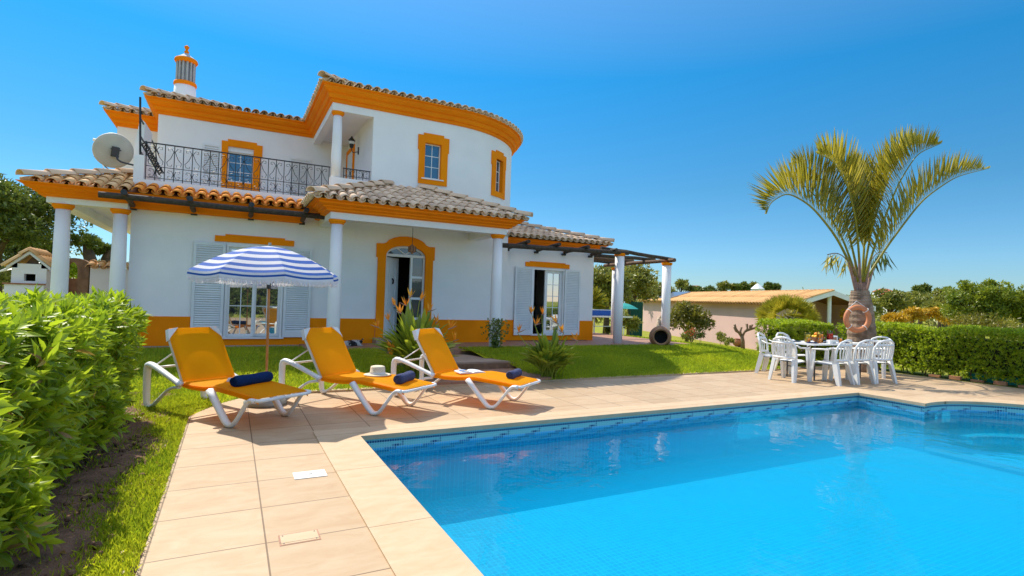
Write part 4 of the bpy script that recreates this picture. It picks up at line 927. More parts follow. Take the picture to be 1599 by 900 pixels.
# satellite dish
dc = atY(178, 236, 13.75); sd = root('satellite_dish', 'large grey satellite dish seen from behind on the corner of the left balcony', 'satellite dish', dc)
nrm = np.array([-.42, .84, .34]); nrm /= np.linalg.norm(nrm); sx = np.cross(nrm, [0, 0, 1.]); sx /= np.linalg.norm(sx); sz = np.cross(sx, nrm)
Tm = (np.stack([sx, sz, nrm], 1), dc); g = G(); g.T = Tm
rr = np.linspace(0.01, .36, 8); g.lathe([(r, .35*r*r-.02) for r in rr]+[(.365, .03)]+[(r, .35*r*r-.03) for r in rr[::-1]], (0, 0, 0), 36, caps=False)
M['dish'] = mat('dish_grey', (.60, .55, .47), (.52, .47, .40), rough=.55, scale=3); g.build('reflector', 'dish', sd, smooth=True)
g = G(); g.T = Tm; g.box(-.06, .06, -.1, .1, -.12, -.04); g.tube([(0, 0, -.06), (.04, -.14, -.16), (.10, -.17, -.18)], .02, 6); g.tube([(-.09, .05, -.1), (.09, .05, -.1)], .015, 6); g.tube([(-.07, -.09, -.1), (.07, -.09, -.1)], .015, 6); g.build('mount', 'dgrey', sd)
g = G(); a = dc+Tm[0] @ np.array([.1, -.17, -.18]); g.tube([a, a+[.12, .02, -.02], (-1.9, 13.75, a[2]-.03)], .018, 8); g.build('wall_arm', 'dgrey', sd)
g = G(); g.T = Tm; g.tube([(0, -.43, .03), (-.2, -.25, .40)], .012, 6); g.build('feed_arm', 'dgrey', sd)
g = G(); e = atY(148, 219, 13.95); g.tube([dc+Tm[0] @ np.array([-.1, -.42, .05]), e], .009, 6); g.tube([e+[-.03, 0, .01], e+[.05, 0, .0]], .028, 8); g.build('feed_horn', 'plastic', sd)
# slanted white panel on iron frame
g = G(); p0, p1, p2, p3 = [atY(*q, 14.1) for q in ((219, 184), (227, 192), (222, 240), (207, 245))]; 
A_ = [p0, p1, p2, p3]; B_ = [q+np.array([.03, .9, .0]) for q in A_]; g.add(A_+B_, [(0, 1, 2, 3), (7, 6, 5, 4), (0, 4, 5, 1), (1, 5, 6, 2), (2, 6, 7, 3), (3, 7, 4, 0)])
g.build('solar_collector', 'plastic', org=tuple(p3), label='slanted flat white panel beside the satellite dish on the balcony corner', cat='panel')
fr = G(); a = np.array([-1.81, 13.62, 4.32]); t_ = atY(219, 152, 13.62)
fr.tube([a, t_], .022, 6)
for yy in (184, 212, 236):
    q = atY(219, yy, 13.62); e = np.array([-1.86, 17., q[2]+.0]); fr.tube([q, e], .018, 6); fr.tube([q+(e-q)*.75, e-[0, 0, .35]], .012, 6)
fr.build('awning_frame', 'iron', org=tuple(a), label='tall black iron frame running back from the balcony corner to the upper wall', cat='metal frame')
g = G(); p0, p1 = atY(223, 222, 13.52), atY(252, 272, 13.52); d = (p1-p0); u = d/np.linalg.norm(d); w = np.cross(u, [0, 1, 0])
for s_ in (-1, 1): g.tube([p0+w*s_*.045, p1+w*s_*.045], .013, 5)
for i in range(13):
    t0 = i/13; t1 = (i+1)/13
    for s_ in (-1, 1): g.tube([p0+d*t0+w*s_*.045, p0+d*t1-w*s_*.045], .011, 4)
    if i % 2: g.tube([p0+d*t0+w*.05, p0+d*t0+w*.05+[0, -.03, 0]], .02, 5)
g.build('folded_trellis', 'iron', org=tuple(p1), label='black folded lattice trellis leaning in the left end of the balcony railing', cat='trellis')
# ------------------------------------------------------------------ loungers
def make_lounger():
    r = root('sun_lounger', '', 'sun lounger', (0, 0, 0), 'yellow sun loungers by the pool'); w = .325
    zs = .40; Lg = 1.42
    prof = [(0, zs), (.2, zs-.012), (.42, zs-.005), (.62, zs+.02), (.72, zs+.018), (1.0, zs+.0), (1.25, zs-.02), (Lg-.04, zs-.03), (Lg, zs-.045)]
    g = G(); g.strip([(x, -w+.02, z+.012) for x, z in prof], [(x, w-.02, z+.012) for x, z in prof])
    for s_ in (-1, 1):
        g.strip([(x, s_*(w-.02), z+.012) for x, z in prof], [(x, s_*(w+.012), z-.004) for x, z in prof]); g.strip([(x, s_*(w+.012), z-.004) for x, z in prof], [(x, s_*(w+.010), z-.055) for x, z in prof])
    g.build('seat', 'sling', r, smooth=True)
    ba = math.radians(57); bl = .74; bx = lambda t, o=0: (-math.cos(ba)*t-math.sin(ba)*o*-1*0 - o*math.sin(ba), math.sin(ba)*t - o*math.cos(ba))
    g = G(); vs = []; nu, nv = 9, 9
    for i in range(nu):
        for j in range(nv):
            t = bl*(.0+1.015*i/(nu-1)); y = (j/(nv-1)*2-1)*(w+.016); o = .035*(1-(2*j/(nv-1)-1)**2)*math.sin(math.pi*min(1, i/(nu-1)*1.0)); yy = y*(1-.10*max(0, (i/(nu-1)-.85)/.15))
            X, Z = -math.cos(ba)*t-math.sin(ba)*o, math.sin(ba)*t-math.cos(ba)*o*.3; vs.append((X+.024, yy, zs+Z+.012))
    g.add(vs, [(i*nv+j, i*nv+j+1, (i+1)*nv+j+1, (i+1)*nv+j) for i in range(nu-1) for j in range(nv-1)]); g.build('backrest', 'sling', r, smooth=True)
    g = G(); ex = lambda t: np.array([-math.cos(ba)*t-.012, 0, zs+math.sin(ba)*t])
    P = [ex(-.02)+[0, -w, 0], ex(bl-.10)+[0, -w, 0], ex(bl-.03)+[0, -w+.025, 0], ex(bl)+[0, -w+.10, 0], ex(bl)+[0, w-.10, 0], ex(bl-.03)+[0, w-.025, 0], ex(bl-.10)+[0, w, 0], ex(-.02)+[0, w, 0]]
    g.tube(P, .02, 8); g.build('back_frame', 'plastic', r, smooth=True)
    for s_ in (-1, 1):
        g = G(); q = ex(bl); v = [q+[.125, s_*(w+.030), -.125], q+[.050, s_*(w+.005), .012], q+[.044, s_*(w-.12), .030], q+[.105, s_*(w-.0), -.085]]
        v2 = [k_+np.array([-.06, 0, -.02]) for k_ in v]; g.add(v+v2, [(0, 1, 2, 3), (7, 6, 5, 4), (0, 4, 5, 1), (1, 5, 6, 2), (2, 6, 7, 3), (3, 7, 4, 0)])
        g.build('corner_cap', 'plastic', r)
    for s_ in (-1, 1):
        y = s_*(w+.03)
        g = G(); yr = s_*(w-.012); g.tube([(-.05, yr, zs-.03), (.3, yr, zs-.04), (.65, yr, zs-.015), (1.0, yr, zs-.03), (Lg, yr, zs-.06)], [.017]*5, 8); 
        g.tube([(Lg-.03, y, zs-.055), (Lg, y, zs-.055), (Lg+.004, yr*.9, zs-.06), (Lg+.004, 0, zs-.06)], .02, 8)
        g.build('side_rail', 'plastic', r, smooth=True)
        yo = y+s_*.015
        def vee(pts, rad, nm):
            g = G(); P = [np.array(p_) for p_ in pts]; Q = []
            for i in range(len(P)-1):
                for t in np.linspace(0, 1, 5)[:-1]: Q.append(P[i]*(1-t)+P[i+1]*t)
            Q.append(P[-1]); Q = np.array(Q)
            for _ in range(2): Q[1:-1] = (Q[:-2]+2*Q[1:-1]+Q[2:])/4
            rs = np.interp(np.linspace(0, 1, len(Q)), np.linspace(0, 1, len(rad)), rad); g.tube(list(Q), list(rs), 8, flat=.72); return g.build(nm, 'plastic', r, smooth=True)
        vee([(.60, yo, zs-.02), (.92, yo, .045), (.99, yo, .022), (1.07, yo, .045), (1.30, yo, zs-.05), (1.40, yo, zs-.055)], [.050, .045, .042, .036, .028, .030, .036], 'leg')
        vee([(.02, yo, zs-.02), (-.10, yo, zs+.02), (-.62, yo, zs+.18), (-.72, yo, zs+.16), (-.70, yo, .06), (-.64, yo, .022), (-.56, yo, .05), (-.22, yo, zs-.09), (.0, yo, zs-.05)], [.046, .040, .046, .050, .044, .038, .028, .025, .028], 'arm_leg')
    g = G(); g.tube([(-.68, -w-.04, zs+.12), (-.68, w+.04, zs+.12)], .016, 8); g.tube([(-.05, -w, zs-.03), (-.05, w, zs-.03)], .018, 8); g.tube([(-.6, -w-.02, zs+.15), (-.33, -w*.75, zs+.35)], .010, 6); g.tube([(-.6, w+.02, zs+.15), (-.33, w*.75, zs+.35)], .010, 6); g.build('crossbar', 'plastic', r, smooth=True)
    return r
def heading(dx, dy): return math.atan2(dy, dx)
L0 = make_lounger()
LG = [((-.48+.27, 7.66+.21), heading(.56, -.828), 'nearest yellow sun lounger, left of the umbrella pole, with its back legs on the grass'),
      ((1.13+.27, 7.74+.22), heading(.59, -.807), 'middle yellow sun lounger, the one carrying the straw hat'),
      ((2.71+.27, 7.62+.22), heading(.60, -.80), 'right-hand yellow sun lounger with an open magazine, nearest the brick path')]
LO = []
for i, (p, a, lab) in enumerate(LG):
    if i == 0: L0.location = (*p, .0); L0.rotation_euler = (0, 0, a); L0['label'] = lab; LO.append(L0)
    else: LO.append(copy_tree(L0, (*p, .0), a, lab))
def onL(i, x, y, z):
    p, a, _ = LG[i]; return np.array([p[0]+x*math.cos(a)-y*math.sin(a), p[1]+x*math.sin(a)+y*math.cos(a), z])
def towel(c, ang, L, r, m, label):
    g = G(); d = np.array([math.cos(ang), math.sin(ang), 0.]); n = 40; P = []
    u = np.array([-d[1], d[0], 0.]); k = 15
    for j in range(k):
        t = j/(k-1); rr = r*(1+.05*math.sin(t*9))*(.86 if j in (0, k-1) else 1)
        P.append((c-d*L/2+d*L*t, rr))
    vs = []; 
    for q, rr in P:
        for j in range(n):
            a = 2*math.pi*j/n; e = rr*(1+.035*math.cos(a*3)+.03*math.cos(a-1)); vs.append(q+u*math.cos(a)*e*1.05+np.array([0, 0, 1.])*math.sin(a)*e*.93)
    fs = [(i*n+j, i*n+(j+1) % n, (i+1)*n+(j+1) % n, (i+1)*n+j) for i in range(k-1) for j in range(n)]+[tuple(range(n))[::-1], tuple((k-1)*n+j for j in range(n))]
    g.add(vs, fs)
    for s_ in (-1, 1):                                            # spiral edge of the roll
        sp = [c+d*s_*(L/2+.001)+u*math.cos(a)*(r*.86*(1-a/22))+np.array([0, 0, 1.])*math.sin(a)*(r*.8*(1-a/22)) for a in np.linspace(0, 17, 60)]
        g.tube(sp, .006, 4)
    g.build('rolled_towel', m, org=tuple(c-np.array([0, 0, r])), smooth=True, label=label, cat='towel', group='rolled towels on the loungers')
pp_ = R_(90)
towel(onL(0, .80, .03, .41+.07), LG[0][1]+pp_+.15, .54, .07, 'towel1', 'navy blue rolled towel on the nearest lounger')
towel(onL(1, 1.15, .02, .385+.07), LG[1][1]+pp_+.25, .44, .07, 'towel2', 'grey blue rolled towel on the lounger with the straw hat')
towel(onL(2, 1.12, .10, .385+.066), LG[2][1]+pp_+.1, .38, .064, 'towel2', 'grey blue rolled towel at the foot of the right-hand lounger')
# hat
c = onL(1, .62, .10, .435); g = G(); g.lathe([(.185, .0), (.19, .006), (.16, .012), (.105, .016), (.10, .10), (.092, .118), (.07, .125), (.001, .122)], c, 36); h = root('straw_hat', 'pale straw boater hat lying on the middle lounger', 'hat', c); g.build('crown', 'straw', h, smooth=True)
g = G(); g.lathe([(.1065, .018), (.1055, .045)], c, 36, caps=False); g.build('ribbon', 'plastic', h, smooth=True)
# magazine
c = onL(2, .42, .0, .425); a = LG[2][1]+.9; g = G(); ca, sa = math.cos(a), math.sin(a); g.T = (np.array([[ca, -sa, 0], [sa, ca, 0], [0, 0, 1]]), c)
for s_ in (-1, 1):
    xs_ = np.linspace(0, .20, 7); zz = .012+.022*np.sin(xs_/.2*math.pi)**.7*(1-xs_/.3)
    A = [(s_*x, -.14, z) for x, z in zip(xs_, zz)]; B = [(s_*x, .14, z) for x, z in zip(xs_, zz)]
    g.strip(A, B); A0 = [(s_*x, -.14, 0) for x in xs_]; g.strip(A, A0); B0 = [(s_*x, .14, 0) for x in xs_]; g.strip(B, B0); g.strip([A[-1], B[-1]], [A0[-1], B0[-1]])
mg = g.build('magazine', 'paper', org=tuple(c), label='open magazine with pictures lying on the right-hand lounger', cat='magazine')
g = G(); g.T = (np.array([[ca, -sa, 0], [sa, ca, 0], [0, 0, 1]]), c+[0, 0, .004]); g.strip([(-x, -.10, .012+.022*math.sin(x/.2*math.pi)**.7*(1-x/.3)) for x in np.linspace(.04, .16, 5)], [(-x, .08, .012+.022*math.sin(x/.2*math.pi)**.7*(1-x/.3)) for x in np.linspace(.04, .16, 5)]); g.build('printed_picture', 'photo', mg)
# folded cloth + book on near lounger
c = onL(0, .38, .12, .405); g = G(); a = LG[0][1]+.9; ca, sa = math.cos(a), math.sin(a); g.T = (np.array([[ca, -sa, 0], [sa, ca, 0], [0, 0, 1]]), c)
g.box(-.11, .11, -.06, .06, .002, .022); g.box(-.10, .09, -.05, .055, .0225, .036); g.build('folded_book', 'paper', org=tuple(c), label='small grey paperback lying on the seat of the nearest lounger', cat='book')
# ------------------------------------------------------------------ beach umbrella
ux, uy = .47, 8.10
U = root('beach_umbrella', 'blue and white striped beach umbrella with white fringe on a wooden pole', 'umbrella', (ux, uy, 0))
g = G(); g.tube([(ux, uy, .12), (ux-.01, uy, 1.2), (ux-.03, uy, 2.15)], .017, 10); pl = g.build('pole', 'wood', U, smooth=True)
g = G(); g.lathe([(.03, 0), (.03, .12), (.02, .2)], (ux, uy, .10), 12); g.tube([(ux-.03, uy, 2.15), (ux-.03, uy, 2.215)], .02, 8); g.build('pole_fitting', 'grey', pl)
g = G(); g.lathe([(.27, 0), (.275, .05), (.26, .055), (.255, .10), (.15, .13), (.05, .14)], (ux, uy, 0), 32); g.build('base', 'grey', U, smooth=True)
g = G(); g.lathe([(.18, .0), (.13, .035), (.05, .04)], (ux, uy, .12), 24, caps=False); g.build('base_cover', 'plastic', U, smooth=True)
M['cw'] = mat('canopy_white', (.80, .80, .84), (.76, .76, .82), rough=.8, trans=.38); M['cb'] = mat('canopy_blue', (.008, .085, .42), (.012, .10, .38), rough=.8, trans=.2)
g = G(); uc = np.array([ux-.03, uy, 0]); nR = 8; Rm = .95; rim0 = R_(8)
edges = [0, .22, .36, .48, .58, .67, .755, .83, .895, .95, 1.0]
def upt(k, f, t):
    """panel k, across f 0..1, radius fraction t"""
    a0 = rim0+2*math.pi*k/nR; a1 = rim0+2*math.pi*(k+1)/nR
    p = np.array([math.cos(a0), math.sin(a0)])*(1-f)+np.array([math.cos(a1), math.sin(a1)])*f
    sag = .022*math.sin(math.pi*f)*t*t
    tn = t; z = 2.17-.375*(t**1.7)-sag*1.2
    p = p*(Rm*t)*(1-.03*math.sin(math.pi*f)*t); return np.array([uc[0]+p[0], uc[1]+p[1], z])
for k in range(nR):
    for i in range(len(edges)-1):
        nf = 6
        A = [upt(k, j/nf, max(edges[i], .003)) for j in range(nf+1)]; B = [upt(k, j/nf, edges[i+1]) for j in range(nf+1)]
        g.strip(A, B, mi=(i % 2))
    A = [upt(k, j/6, 1.0) for j in range(7)]
    def dn(P, h, o): return [q+np.array([(q[0]-uc[0])*o, (q[1]-uc[1])*o, -h]) for q in P]
    g.strip(A, dn(A, .03, .01), mi=0); g.strip(dn(A, .03, .01), dn(A, .055, .012), mi=1); g.strip(dn(A, .055, .012), dn(A, .085, .012), mi=0)
g.build('canopy', ['cw', 'cb'], U, smooth=True)
g = G()
for k in range(nR):
    N_ = 40
    for j in range(N_):
        f = (j+.5)/N_; p = upt(k, f, 1.0)+np.array([0, 0, -.08]); q = p+np.array([rng.normal(0, .007), rng.normal(0, .007), -.055-.015*rng.random()]); s_ = unit(np.array([[-(p[1]-uc[1]), p[0]-uc[0], 0]]))[0]*.011
        g.add([p-s_, p+s_, q+s_*.8, q-s_*.8, (p+q)/2+np.array([p[0]-uc[0], p[1]-uc[1], 0])*.012], [(0, 1, 4), (1, 2, 4), (2, 3, 4), (3, 0, 4)])
g.build('fringe', 'cw', U)
for k in range(nR):
    g = G(); g.tube([upt(k, 0, .02)-[0, 0, .012], upt(k, 0, .5)-[0, 0, .012], upt(k, 0, 1.0)-[0, 0, .006]], .005, 4); g.build('rib', 'dgrey', U)
g = G(); 
for k in range(nR): g.tube([(ux-.02, uy, 1.62), upt(k, 0, .5)-[0, 0, .015]], .004, 4)
g.tube([(ux-.02, uy, 1.58), (ux-.02, uy, 1.66)], .028, 8); g.build('stretcher', 'dgrey', U)
# ------------------------------------------------------------------ garden table and chairs
def make_chair():
    r = root('garden_chair', '', 'chair', (0, 0, 0), 'white plastic armchairs round the garden table')
    g = G(); s = 1.07
    g.T = (np.eye(3)*s, np.zeros(3))
    def slab(poly, z0, z1): g.prism(poly, z0, z1)
    sx_, sy_ = .235, .23
    nu, nv = 7, 7; top = []; 
    vs = []
    for zoff in (0, -.02):
        for i in range(nu):
            for j in range(nv):
                u = i/(nu-1)*2-1; v = j/(nv-1)*2-1; w_ = sx_*(.92+.08*v); vs.append((u*w_, v*sy_, .42-.018*(1-u*u)*(1-v*v)+.012*v+zoff-(.03 if abs(u) == 1 else 0)-(.03 if v == 1 else 0)))
    n2 = nu*nv; fs = []
    for i in range(nu-1):
        for j in range(nv-1): q = (i*nv+j, i*nv+j+1, (i+1)*nv+j+1, (i+1)*nv+j); fs.append(q[::-1]); fs.append(tuple(n2+k for k in q))
    g.add(vs, fs); g.build('seat', 'plastic', r, smooth=True)
    for nm, P in (('f', 0), ('b', 1)):
        for sg in (-1, 1):
            g = G(); g.T = (np.eye(3)*s, np.zeros(3))
            if P == 0: pts = [((.235)*sg, .20, .64), ((.25)*sg, .215, .42), ((.262)*sg, .25, .0)]; wd = [.028, .042, .03]
            else: pts = [((.215)*sg, -.20, .44), ((.235)*sg, -.25, .2), ((.25)*sg, -.30, .0)]; wd = [.046, .045, .032]
            vs = []
            for (x, y, z), w_ in zip(pts, wd):
                for dx, dy in ((-.016, -w_), (.016, -w_), (.016, w_), (-.016, w_)): vs.append((x+dx*1.2, y+dy, z))
            fs = [(a*4+b, a*4+(b+1) % 4, (a+1)*4+(b+1) % 4, (a+1)*4+b) for a in range(2) for b in range(4)]+[(3, 2, 1, 0), (8, 9, 10, 11)]; g.add(vs, fs)
            # apron flange gives the L section
            vs = [];
            for (x, y, z), w_ in zip(pts, wd):
                yy = y+(w_ if P == 0 else -w_); 
                for dx, dy in ((0, -.008), (-sg*w_*1.1, -.008), (-sg*w_*1.1, .008), (0, .008)): vs.append((x+dx, yy+dy, z if z < .5 else .42))
            g.add(vs, fs); g.build('leg', 'plastic', r)
    for sg in (-1, 1):
        g = G(); g.T = (np.eye(3)*s, np.zeros(3)); P = [(.235*sg, .24, .60), (.25*sg, .21, .655), (.262*sg, .05, .665), (.26*sg, -.10, .67), (.235*sg, -.20, .72)]; g.tube(P, [.022, .03, .034, .03, .022], 8, flat=.5); g.build('armrest', 'plastic', r, smooth=True)
    g = G(); g.T = (np.eye(3)*s, np.zeros(3))
    def bp(u, z): return (u, -.20-.075*(1-(u/.24)**2)-.16*(z-.42), z)
    arch_ = [bp(.225, .44), bp(.235, .60), bp(.225, .72), bp(.18, .81), bp(.09, .855), bp(0, .865), bp(-.09, .855), bp(-.18, .81), bp(-.225, .72), bp(-.235, .60), bp(-.225, .44)]
    g.tube(arch_, .022, 8)
    g.tube([bp(x, .76) for x in np.linspace(-.2, .2, 9)], .028, 6); g.tube([bp(x, .47) for x in np.linspace(-.22, .22, 9)], .026, 6)
    for x in np.linspace(-.165, .165, 6):
        a = np.array(bp(x*.8, .46)); m_ = np.array(bp(x, .60)); b = np.array(bp(x*1.05, .80)); 
        for p, q in ((a, m_), (m_, b)): g.add([p+[-.018, 0, 0], p+[.018, 0, 0], q+[.018, 0, 0], q+[-.018, 0, 0], p+[-.018, -.012, 0], p+[.018, -.012, 0], q+[.018, -.012, 0], q+[-.018, -.012, 0]], [(0, 1, 2, 3), (7, 6, 5, 4), (0, 3, 7, 4), (1, 5, 6, 2)])
    g.build('backrest', 'plastic', r, smooth=False)
    return r
CH = [((10.72, 7.52), -R_(82), 'white plastic armchair at the left end of the table, its slatted back towards the lawn'),
      ((11.35, 8.35), R_(200), 'white plastic armchair on the hedge side of the table, leftmost there'),
      ((12.12, 8.42), R_(178), 'white plastic armchair on the hedge side behind the fruit and juice jugs'),
      ((11.27, 6.98), R_(3), 'white plastic armchair on the pool side of the table, leftmost there'),
      ((11.93, 6.93), R_(-5), 'white plastic armchair on the pool side, between two others'),
      ((12.60, 6.86), R_(-14), 'white plastic armchair on the pool side, furthest right and turned outwards'),
      ((13.62, 7.35), R_(98), 'white plastic armchair at the palm end of the table')]
c0 = make_chair()
for i, (p, a, lab) in enumerate(CH):
    if i == 0: c0.location = (*p, 0); c0.rotation_euler = (0, 0, a); c0['label'] = lab
    else: copy_tree(c0, (*p, 0), a, lab)
T0 = root('garden_table', 'white folding garden table with grey legs, laid for breakfast beside the palm', 'table', (11.9, 7.6, 0)); tz = .80
g = G(); g.box(11.05, 13.05, 7.22, 7.98, tz-.035, tz); g.build('tabletop', 'plastic', T0)
for x in (11.2, 12.88):
    for y in (7.28, 7.92): g = G(); g.tube([(x, y, tz-.035), (x+(.0), y, .0)], .017, 8); g.build('leg', 'dgrey', T0)
    g = G(); g.tube([(x, 7.28, .25), (x, 7.92, .25)], .013, 6); g.tube([(x, 7.6, .6), (x+(.4 if x < 12 else -.4), 7.6, tz-.04)], .012, 6); g.build('brace', 'dgrey', T0)
def lathe_obj(name, prof, c, m, label, cat, group=None, n=20):
    g = G(); g.lathe(prof, c, n); o = g.build(name, m, org=tuple(c), smooth=True, label=label, cat=cat)
    if group: o['group'] = group
    return o
for i, (x, y, lab) in enumerate(((11.28, 7.40, 'dark blue plate at the lawn end of the table on the pool side'), (11.85, 7.38, 'dark blue plate in front of the white bowl'), (12.4, 7.38, 'dark blue plate on the pool side at the palm end'), (11.3, 7.82, 'dark blue plate at the lawn end on the hedge side'), (12.35, 7.82, 'dark blue plate on the hedge side beside the napkin box'))):
    lathe_obj('plate', [(.06, 0), (.13, .012), (.135, .016), (.05, .006)], (x, y, tz+.001), 'towel1', lab, 'plate', 'dark blue plates on the garden table')
lathe_obj('fruit_bowl', [(.06, 0), (.10, .03), (.15, .10), (.16, .115), (.145, .105), (.09, .03)], (11.82, 7.62, tz+.001), 'terr', 'shallow terracotta fruit bowl in the middle of the table', 'bowl')
for i in range(9):
    a = i*2.4; r_ = .09 if i < 6 else .035; p = (11.82+r_*math.cos(a), 7.62+r_*math.sin(a), tz+.12+(.06 if i >= 6 else 0)); g = G(); ellipsoid(g, p, (.042, .042, .04), 12, 8)
    nm, mm, lab = (('orange', 'fruit', 'orange in the fruit bowl'), ('lemon', 'lemon', 'yellow lemon in the fruit bowl'), ('apple', 'red', 'red apple in the fruit bowl'))[i % 3]; g.build(nm, mm, org=p, smooth=True, label='round '+lab+' on the table', cat=nm, group=nm+'s heaped in the fruit bowl')
def jug(c, m, lab, hh=.22):
    r = root('juice_jug', lab, 'jug', c, 'juice jugs on the garden table'); g = G(); g.lathe([(.05, 0), (.055, .02), (.058, hh*.75)], c, 20); g.build('juice', m, r, smooth=True)
    g = G(); g.lathe([(.058, 0), (.065, .02), (.066, hh*.8), (.055, hh)], c, 20, caps=False); g.tube([(c[0]+.06, c[1], c[2]+hh*.85), (c[0]+.12, c[1], c[2]+hh*.7), (c[0]+.12, c[1], c[2]+hh*.35), (c[0]+.06, c[1], c[2]+hh*.2)], .008, 6); g.build('glass', 'clear', r, smooth=True)
jug((11.72, 7.50, tz+.001), 'fruit', 'glass jug of orange juice left of the red drink', .25); jug((11.98, 7.44, tz+.001), 'red', 'glass jug of red drink in the middle of the table', .27); jug((11.60, 7.72, tz+.001), 'lemon', 'glass jug of pale yellow juice at the back of the table', .22)
for i, (x, y, lab) in enumerate(((11.40, 7.55, 'at the lawn end of the table'), (11.48, 7.35, 'on the pool side left of the white bowl'), (12.15, 7.55, 'right of the red jug'), (12.25, 7.36, 'nearest the pool by the right plate'), (12.55, 7.55, 'at the palm end of the table'))):
    c = (x, y, tz+.001); r = root('juice_glass', 'small tumbler of orange juice '+lab, 'glass', c, 'tumblers of orange juice'); g = G(); g.lathe([(.026, .004), (.032, .085)], c, 14); g.build('juice', 'fruit', r, smooth=True); g = G(); g.lathe([(.03, 0), (.038, .11)], c, 14, caps=False); g.build('glass', 'clear', r, smooth=True)
g = G(); g.prism([(11.70, 7.26), (11.92, 7.26), (11.90, 7.36), (11.72, 7.36)], tz+.001, tz+.075); g.build('white_dish', 'plastic', org=(11.8, 7.3, tz), label='white square serving dish at the pool edge of the table', cat='dish')
g = G(); g.box(12.50, 12.76, 7.74, 7.84, tz+.001, tz+.13); g.box(12.53, 12.73, 7.738, 7.745, tz+.03, tz+.10, mi=1); g.build('napkin_box', ['plastic', 'terr'], org=(12.6, 7.8, tz), label='white napkin box with a brown panel at the palm end of the table', cat='box')
# ------------------------------------------------------------------ palm with life ring
D0 = 13.45; pb = np.array([14.25, 8.15, 0.0]); D0 = pb @ fw
PM = root('palm_tree', 'tall triangle palm with arching fronds and ringed trunk behind the garden table', 'palm tree', pb)
g = G(); tr = [(1347, 582, 28), (1346, 545, 27), (1345, 510, 25), (1344, 480, 22), (1343, 462, 18), (1343, 452, 16), (1344, 440, 16), (1345, 425, 15)]
P = [atD(x, y, D0) for x, y, _ in tr]; Rr = [w*D0/F/1.32 for *_, w in tr]; P[0][2] = 0
Pf = []; Rf = []
for i in range(46):
    t = i/45*7; k = min(6, int(t)); f = t-k; Pf.append(P[k]*(1-f)+P[k+1]*f); Rf.append((Rr[k]*(1-f)+Rr[k+1]*f)*(1+(.035 if i % 2 else -.02))*(1 if i < 30 else 1))
g.tube(Pf[:32], Rf[:32], 18); M['trunk'] = mat('palm_trunk', (.34, .24, .17), (.16, .11, .075), rough=.95, scale=5, bump=.6, bscale=30); g.build('trunk', 'trunk', PM)
M['boot'] = mat('frond_base', (.42, .24, .16), (.24, .15, .12), rough=.8, scale=5)
FR = [([(1350, 440), (1385, 385), (1440, 312), (1492, 276), (1545, 263)], .3), ([(1348, 440), (1374, 360), (1402, 288), (1432, 240), (1470, 224)], -.3), ([(1346, 440), (1362, 352), (1386, 280), (1412, 236), (1445, 222)], .8),
      ([(1340, 440), (1308, 372), (1268, 322), (1230, 300), (1203, 316), (1197, 334)], -.4), ([(1342, 438), (1325, 362), (1300, 300), (1266, 262), (1235, 258)], .5), ([(1344, 438), (1338, 352), (1325, 292), (1300, 250), (1276, 240)], -.6),
      ([(1340, 440), (1316, 372), (1283, 316), (1250, 284), (1214, 280)], .1), ([(1346, 438), (1352, 345), (1342, 285), (1326, 252)], 1.0)]
for fi, (pts, dz) in enumerate(FR):
    K = np.array(pts, float); nP = 44; tt = np.linspace(0, 1, nP); kk = np.linspace(0, 1, len(K))
    X = np.interp(tt, kk, K[:, 0]); Y = np.interp(tt, kk, K[:, 1])
    for _ in range(10): X[1:-1] = (X[:-2]+2*X[1:-1]+X[2:])/4; Y[1:-1] = (Y[:-2]+2*Y[1:-1]+Y[2:])/4
    Pr = np.array([atD(x, y, D0+dz*t**1.2*1.6) for x, y, t in zip(X, Y, tt)])
    g = G(); g.tube(list(Pr), list(np.linspace(.034, .006, nP)), 6); fo = g.build('frond', 'palm', PM, smooth=True); g = G(); kB = 8; g.tube([p - np.array([0, 0, .42])*(1-i/4) if i < 4 else p for i, p in enumerate(Pr[:kB])], list(np.linspace(.05, .024, kB)), 8, flat=.55); g.build('frond_base', 'boot', fo, smooth=True)
    n = 78; s = np.linspace(.17, .995, n); B = np.stack([np.interp(s, tt, Pr[:, k]) for k in range(3)], 1); Tn = unit(np.stack([np.interp(s, tt, np.gradient(Pr[:, k])) for k in range(3)], 1))
    side = unit(np.cross(Tn, np.array([0, 0, 1.]))); upv = np.cross(side, Tn); upv *= np.sign(upv[:, 2:3]+1e-6)
    LL = 1.12*np.sin(np.clip(s*1.06, 0, 1)*math.pi)**.55*(1-.25*s)+.10
    PP = []; DD = []; NN = []; L2 = []; TT = []
    for sg in (-1, 1):
        D = Tn*(.55+.45*s[:, None])+upv*.95+side*sg*(.34)+rng.normal(0, .07, (n, 3)); PP.append(B); DD.append(D); NN.append(side*sg+rng.normal(0, .15, (n, 3))); L2.append(LL*rng.uniform(.85, 1.08, n)); TT.append(rng.random(n)*.6+.4*(sg > 0)*0+.3*s*0)
    leafmesh('leaflets', np.concatenate(PP), np.concatenate(DD), np.concatenate(NN), np.concatenate(L2), .027, np.concatenate(TT), 'palm', fo, curl=.10)
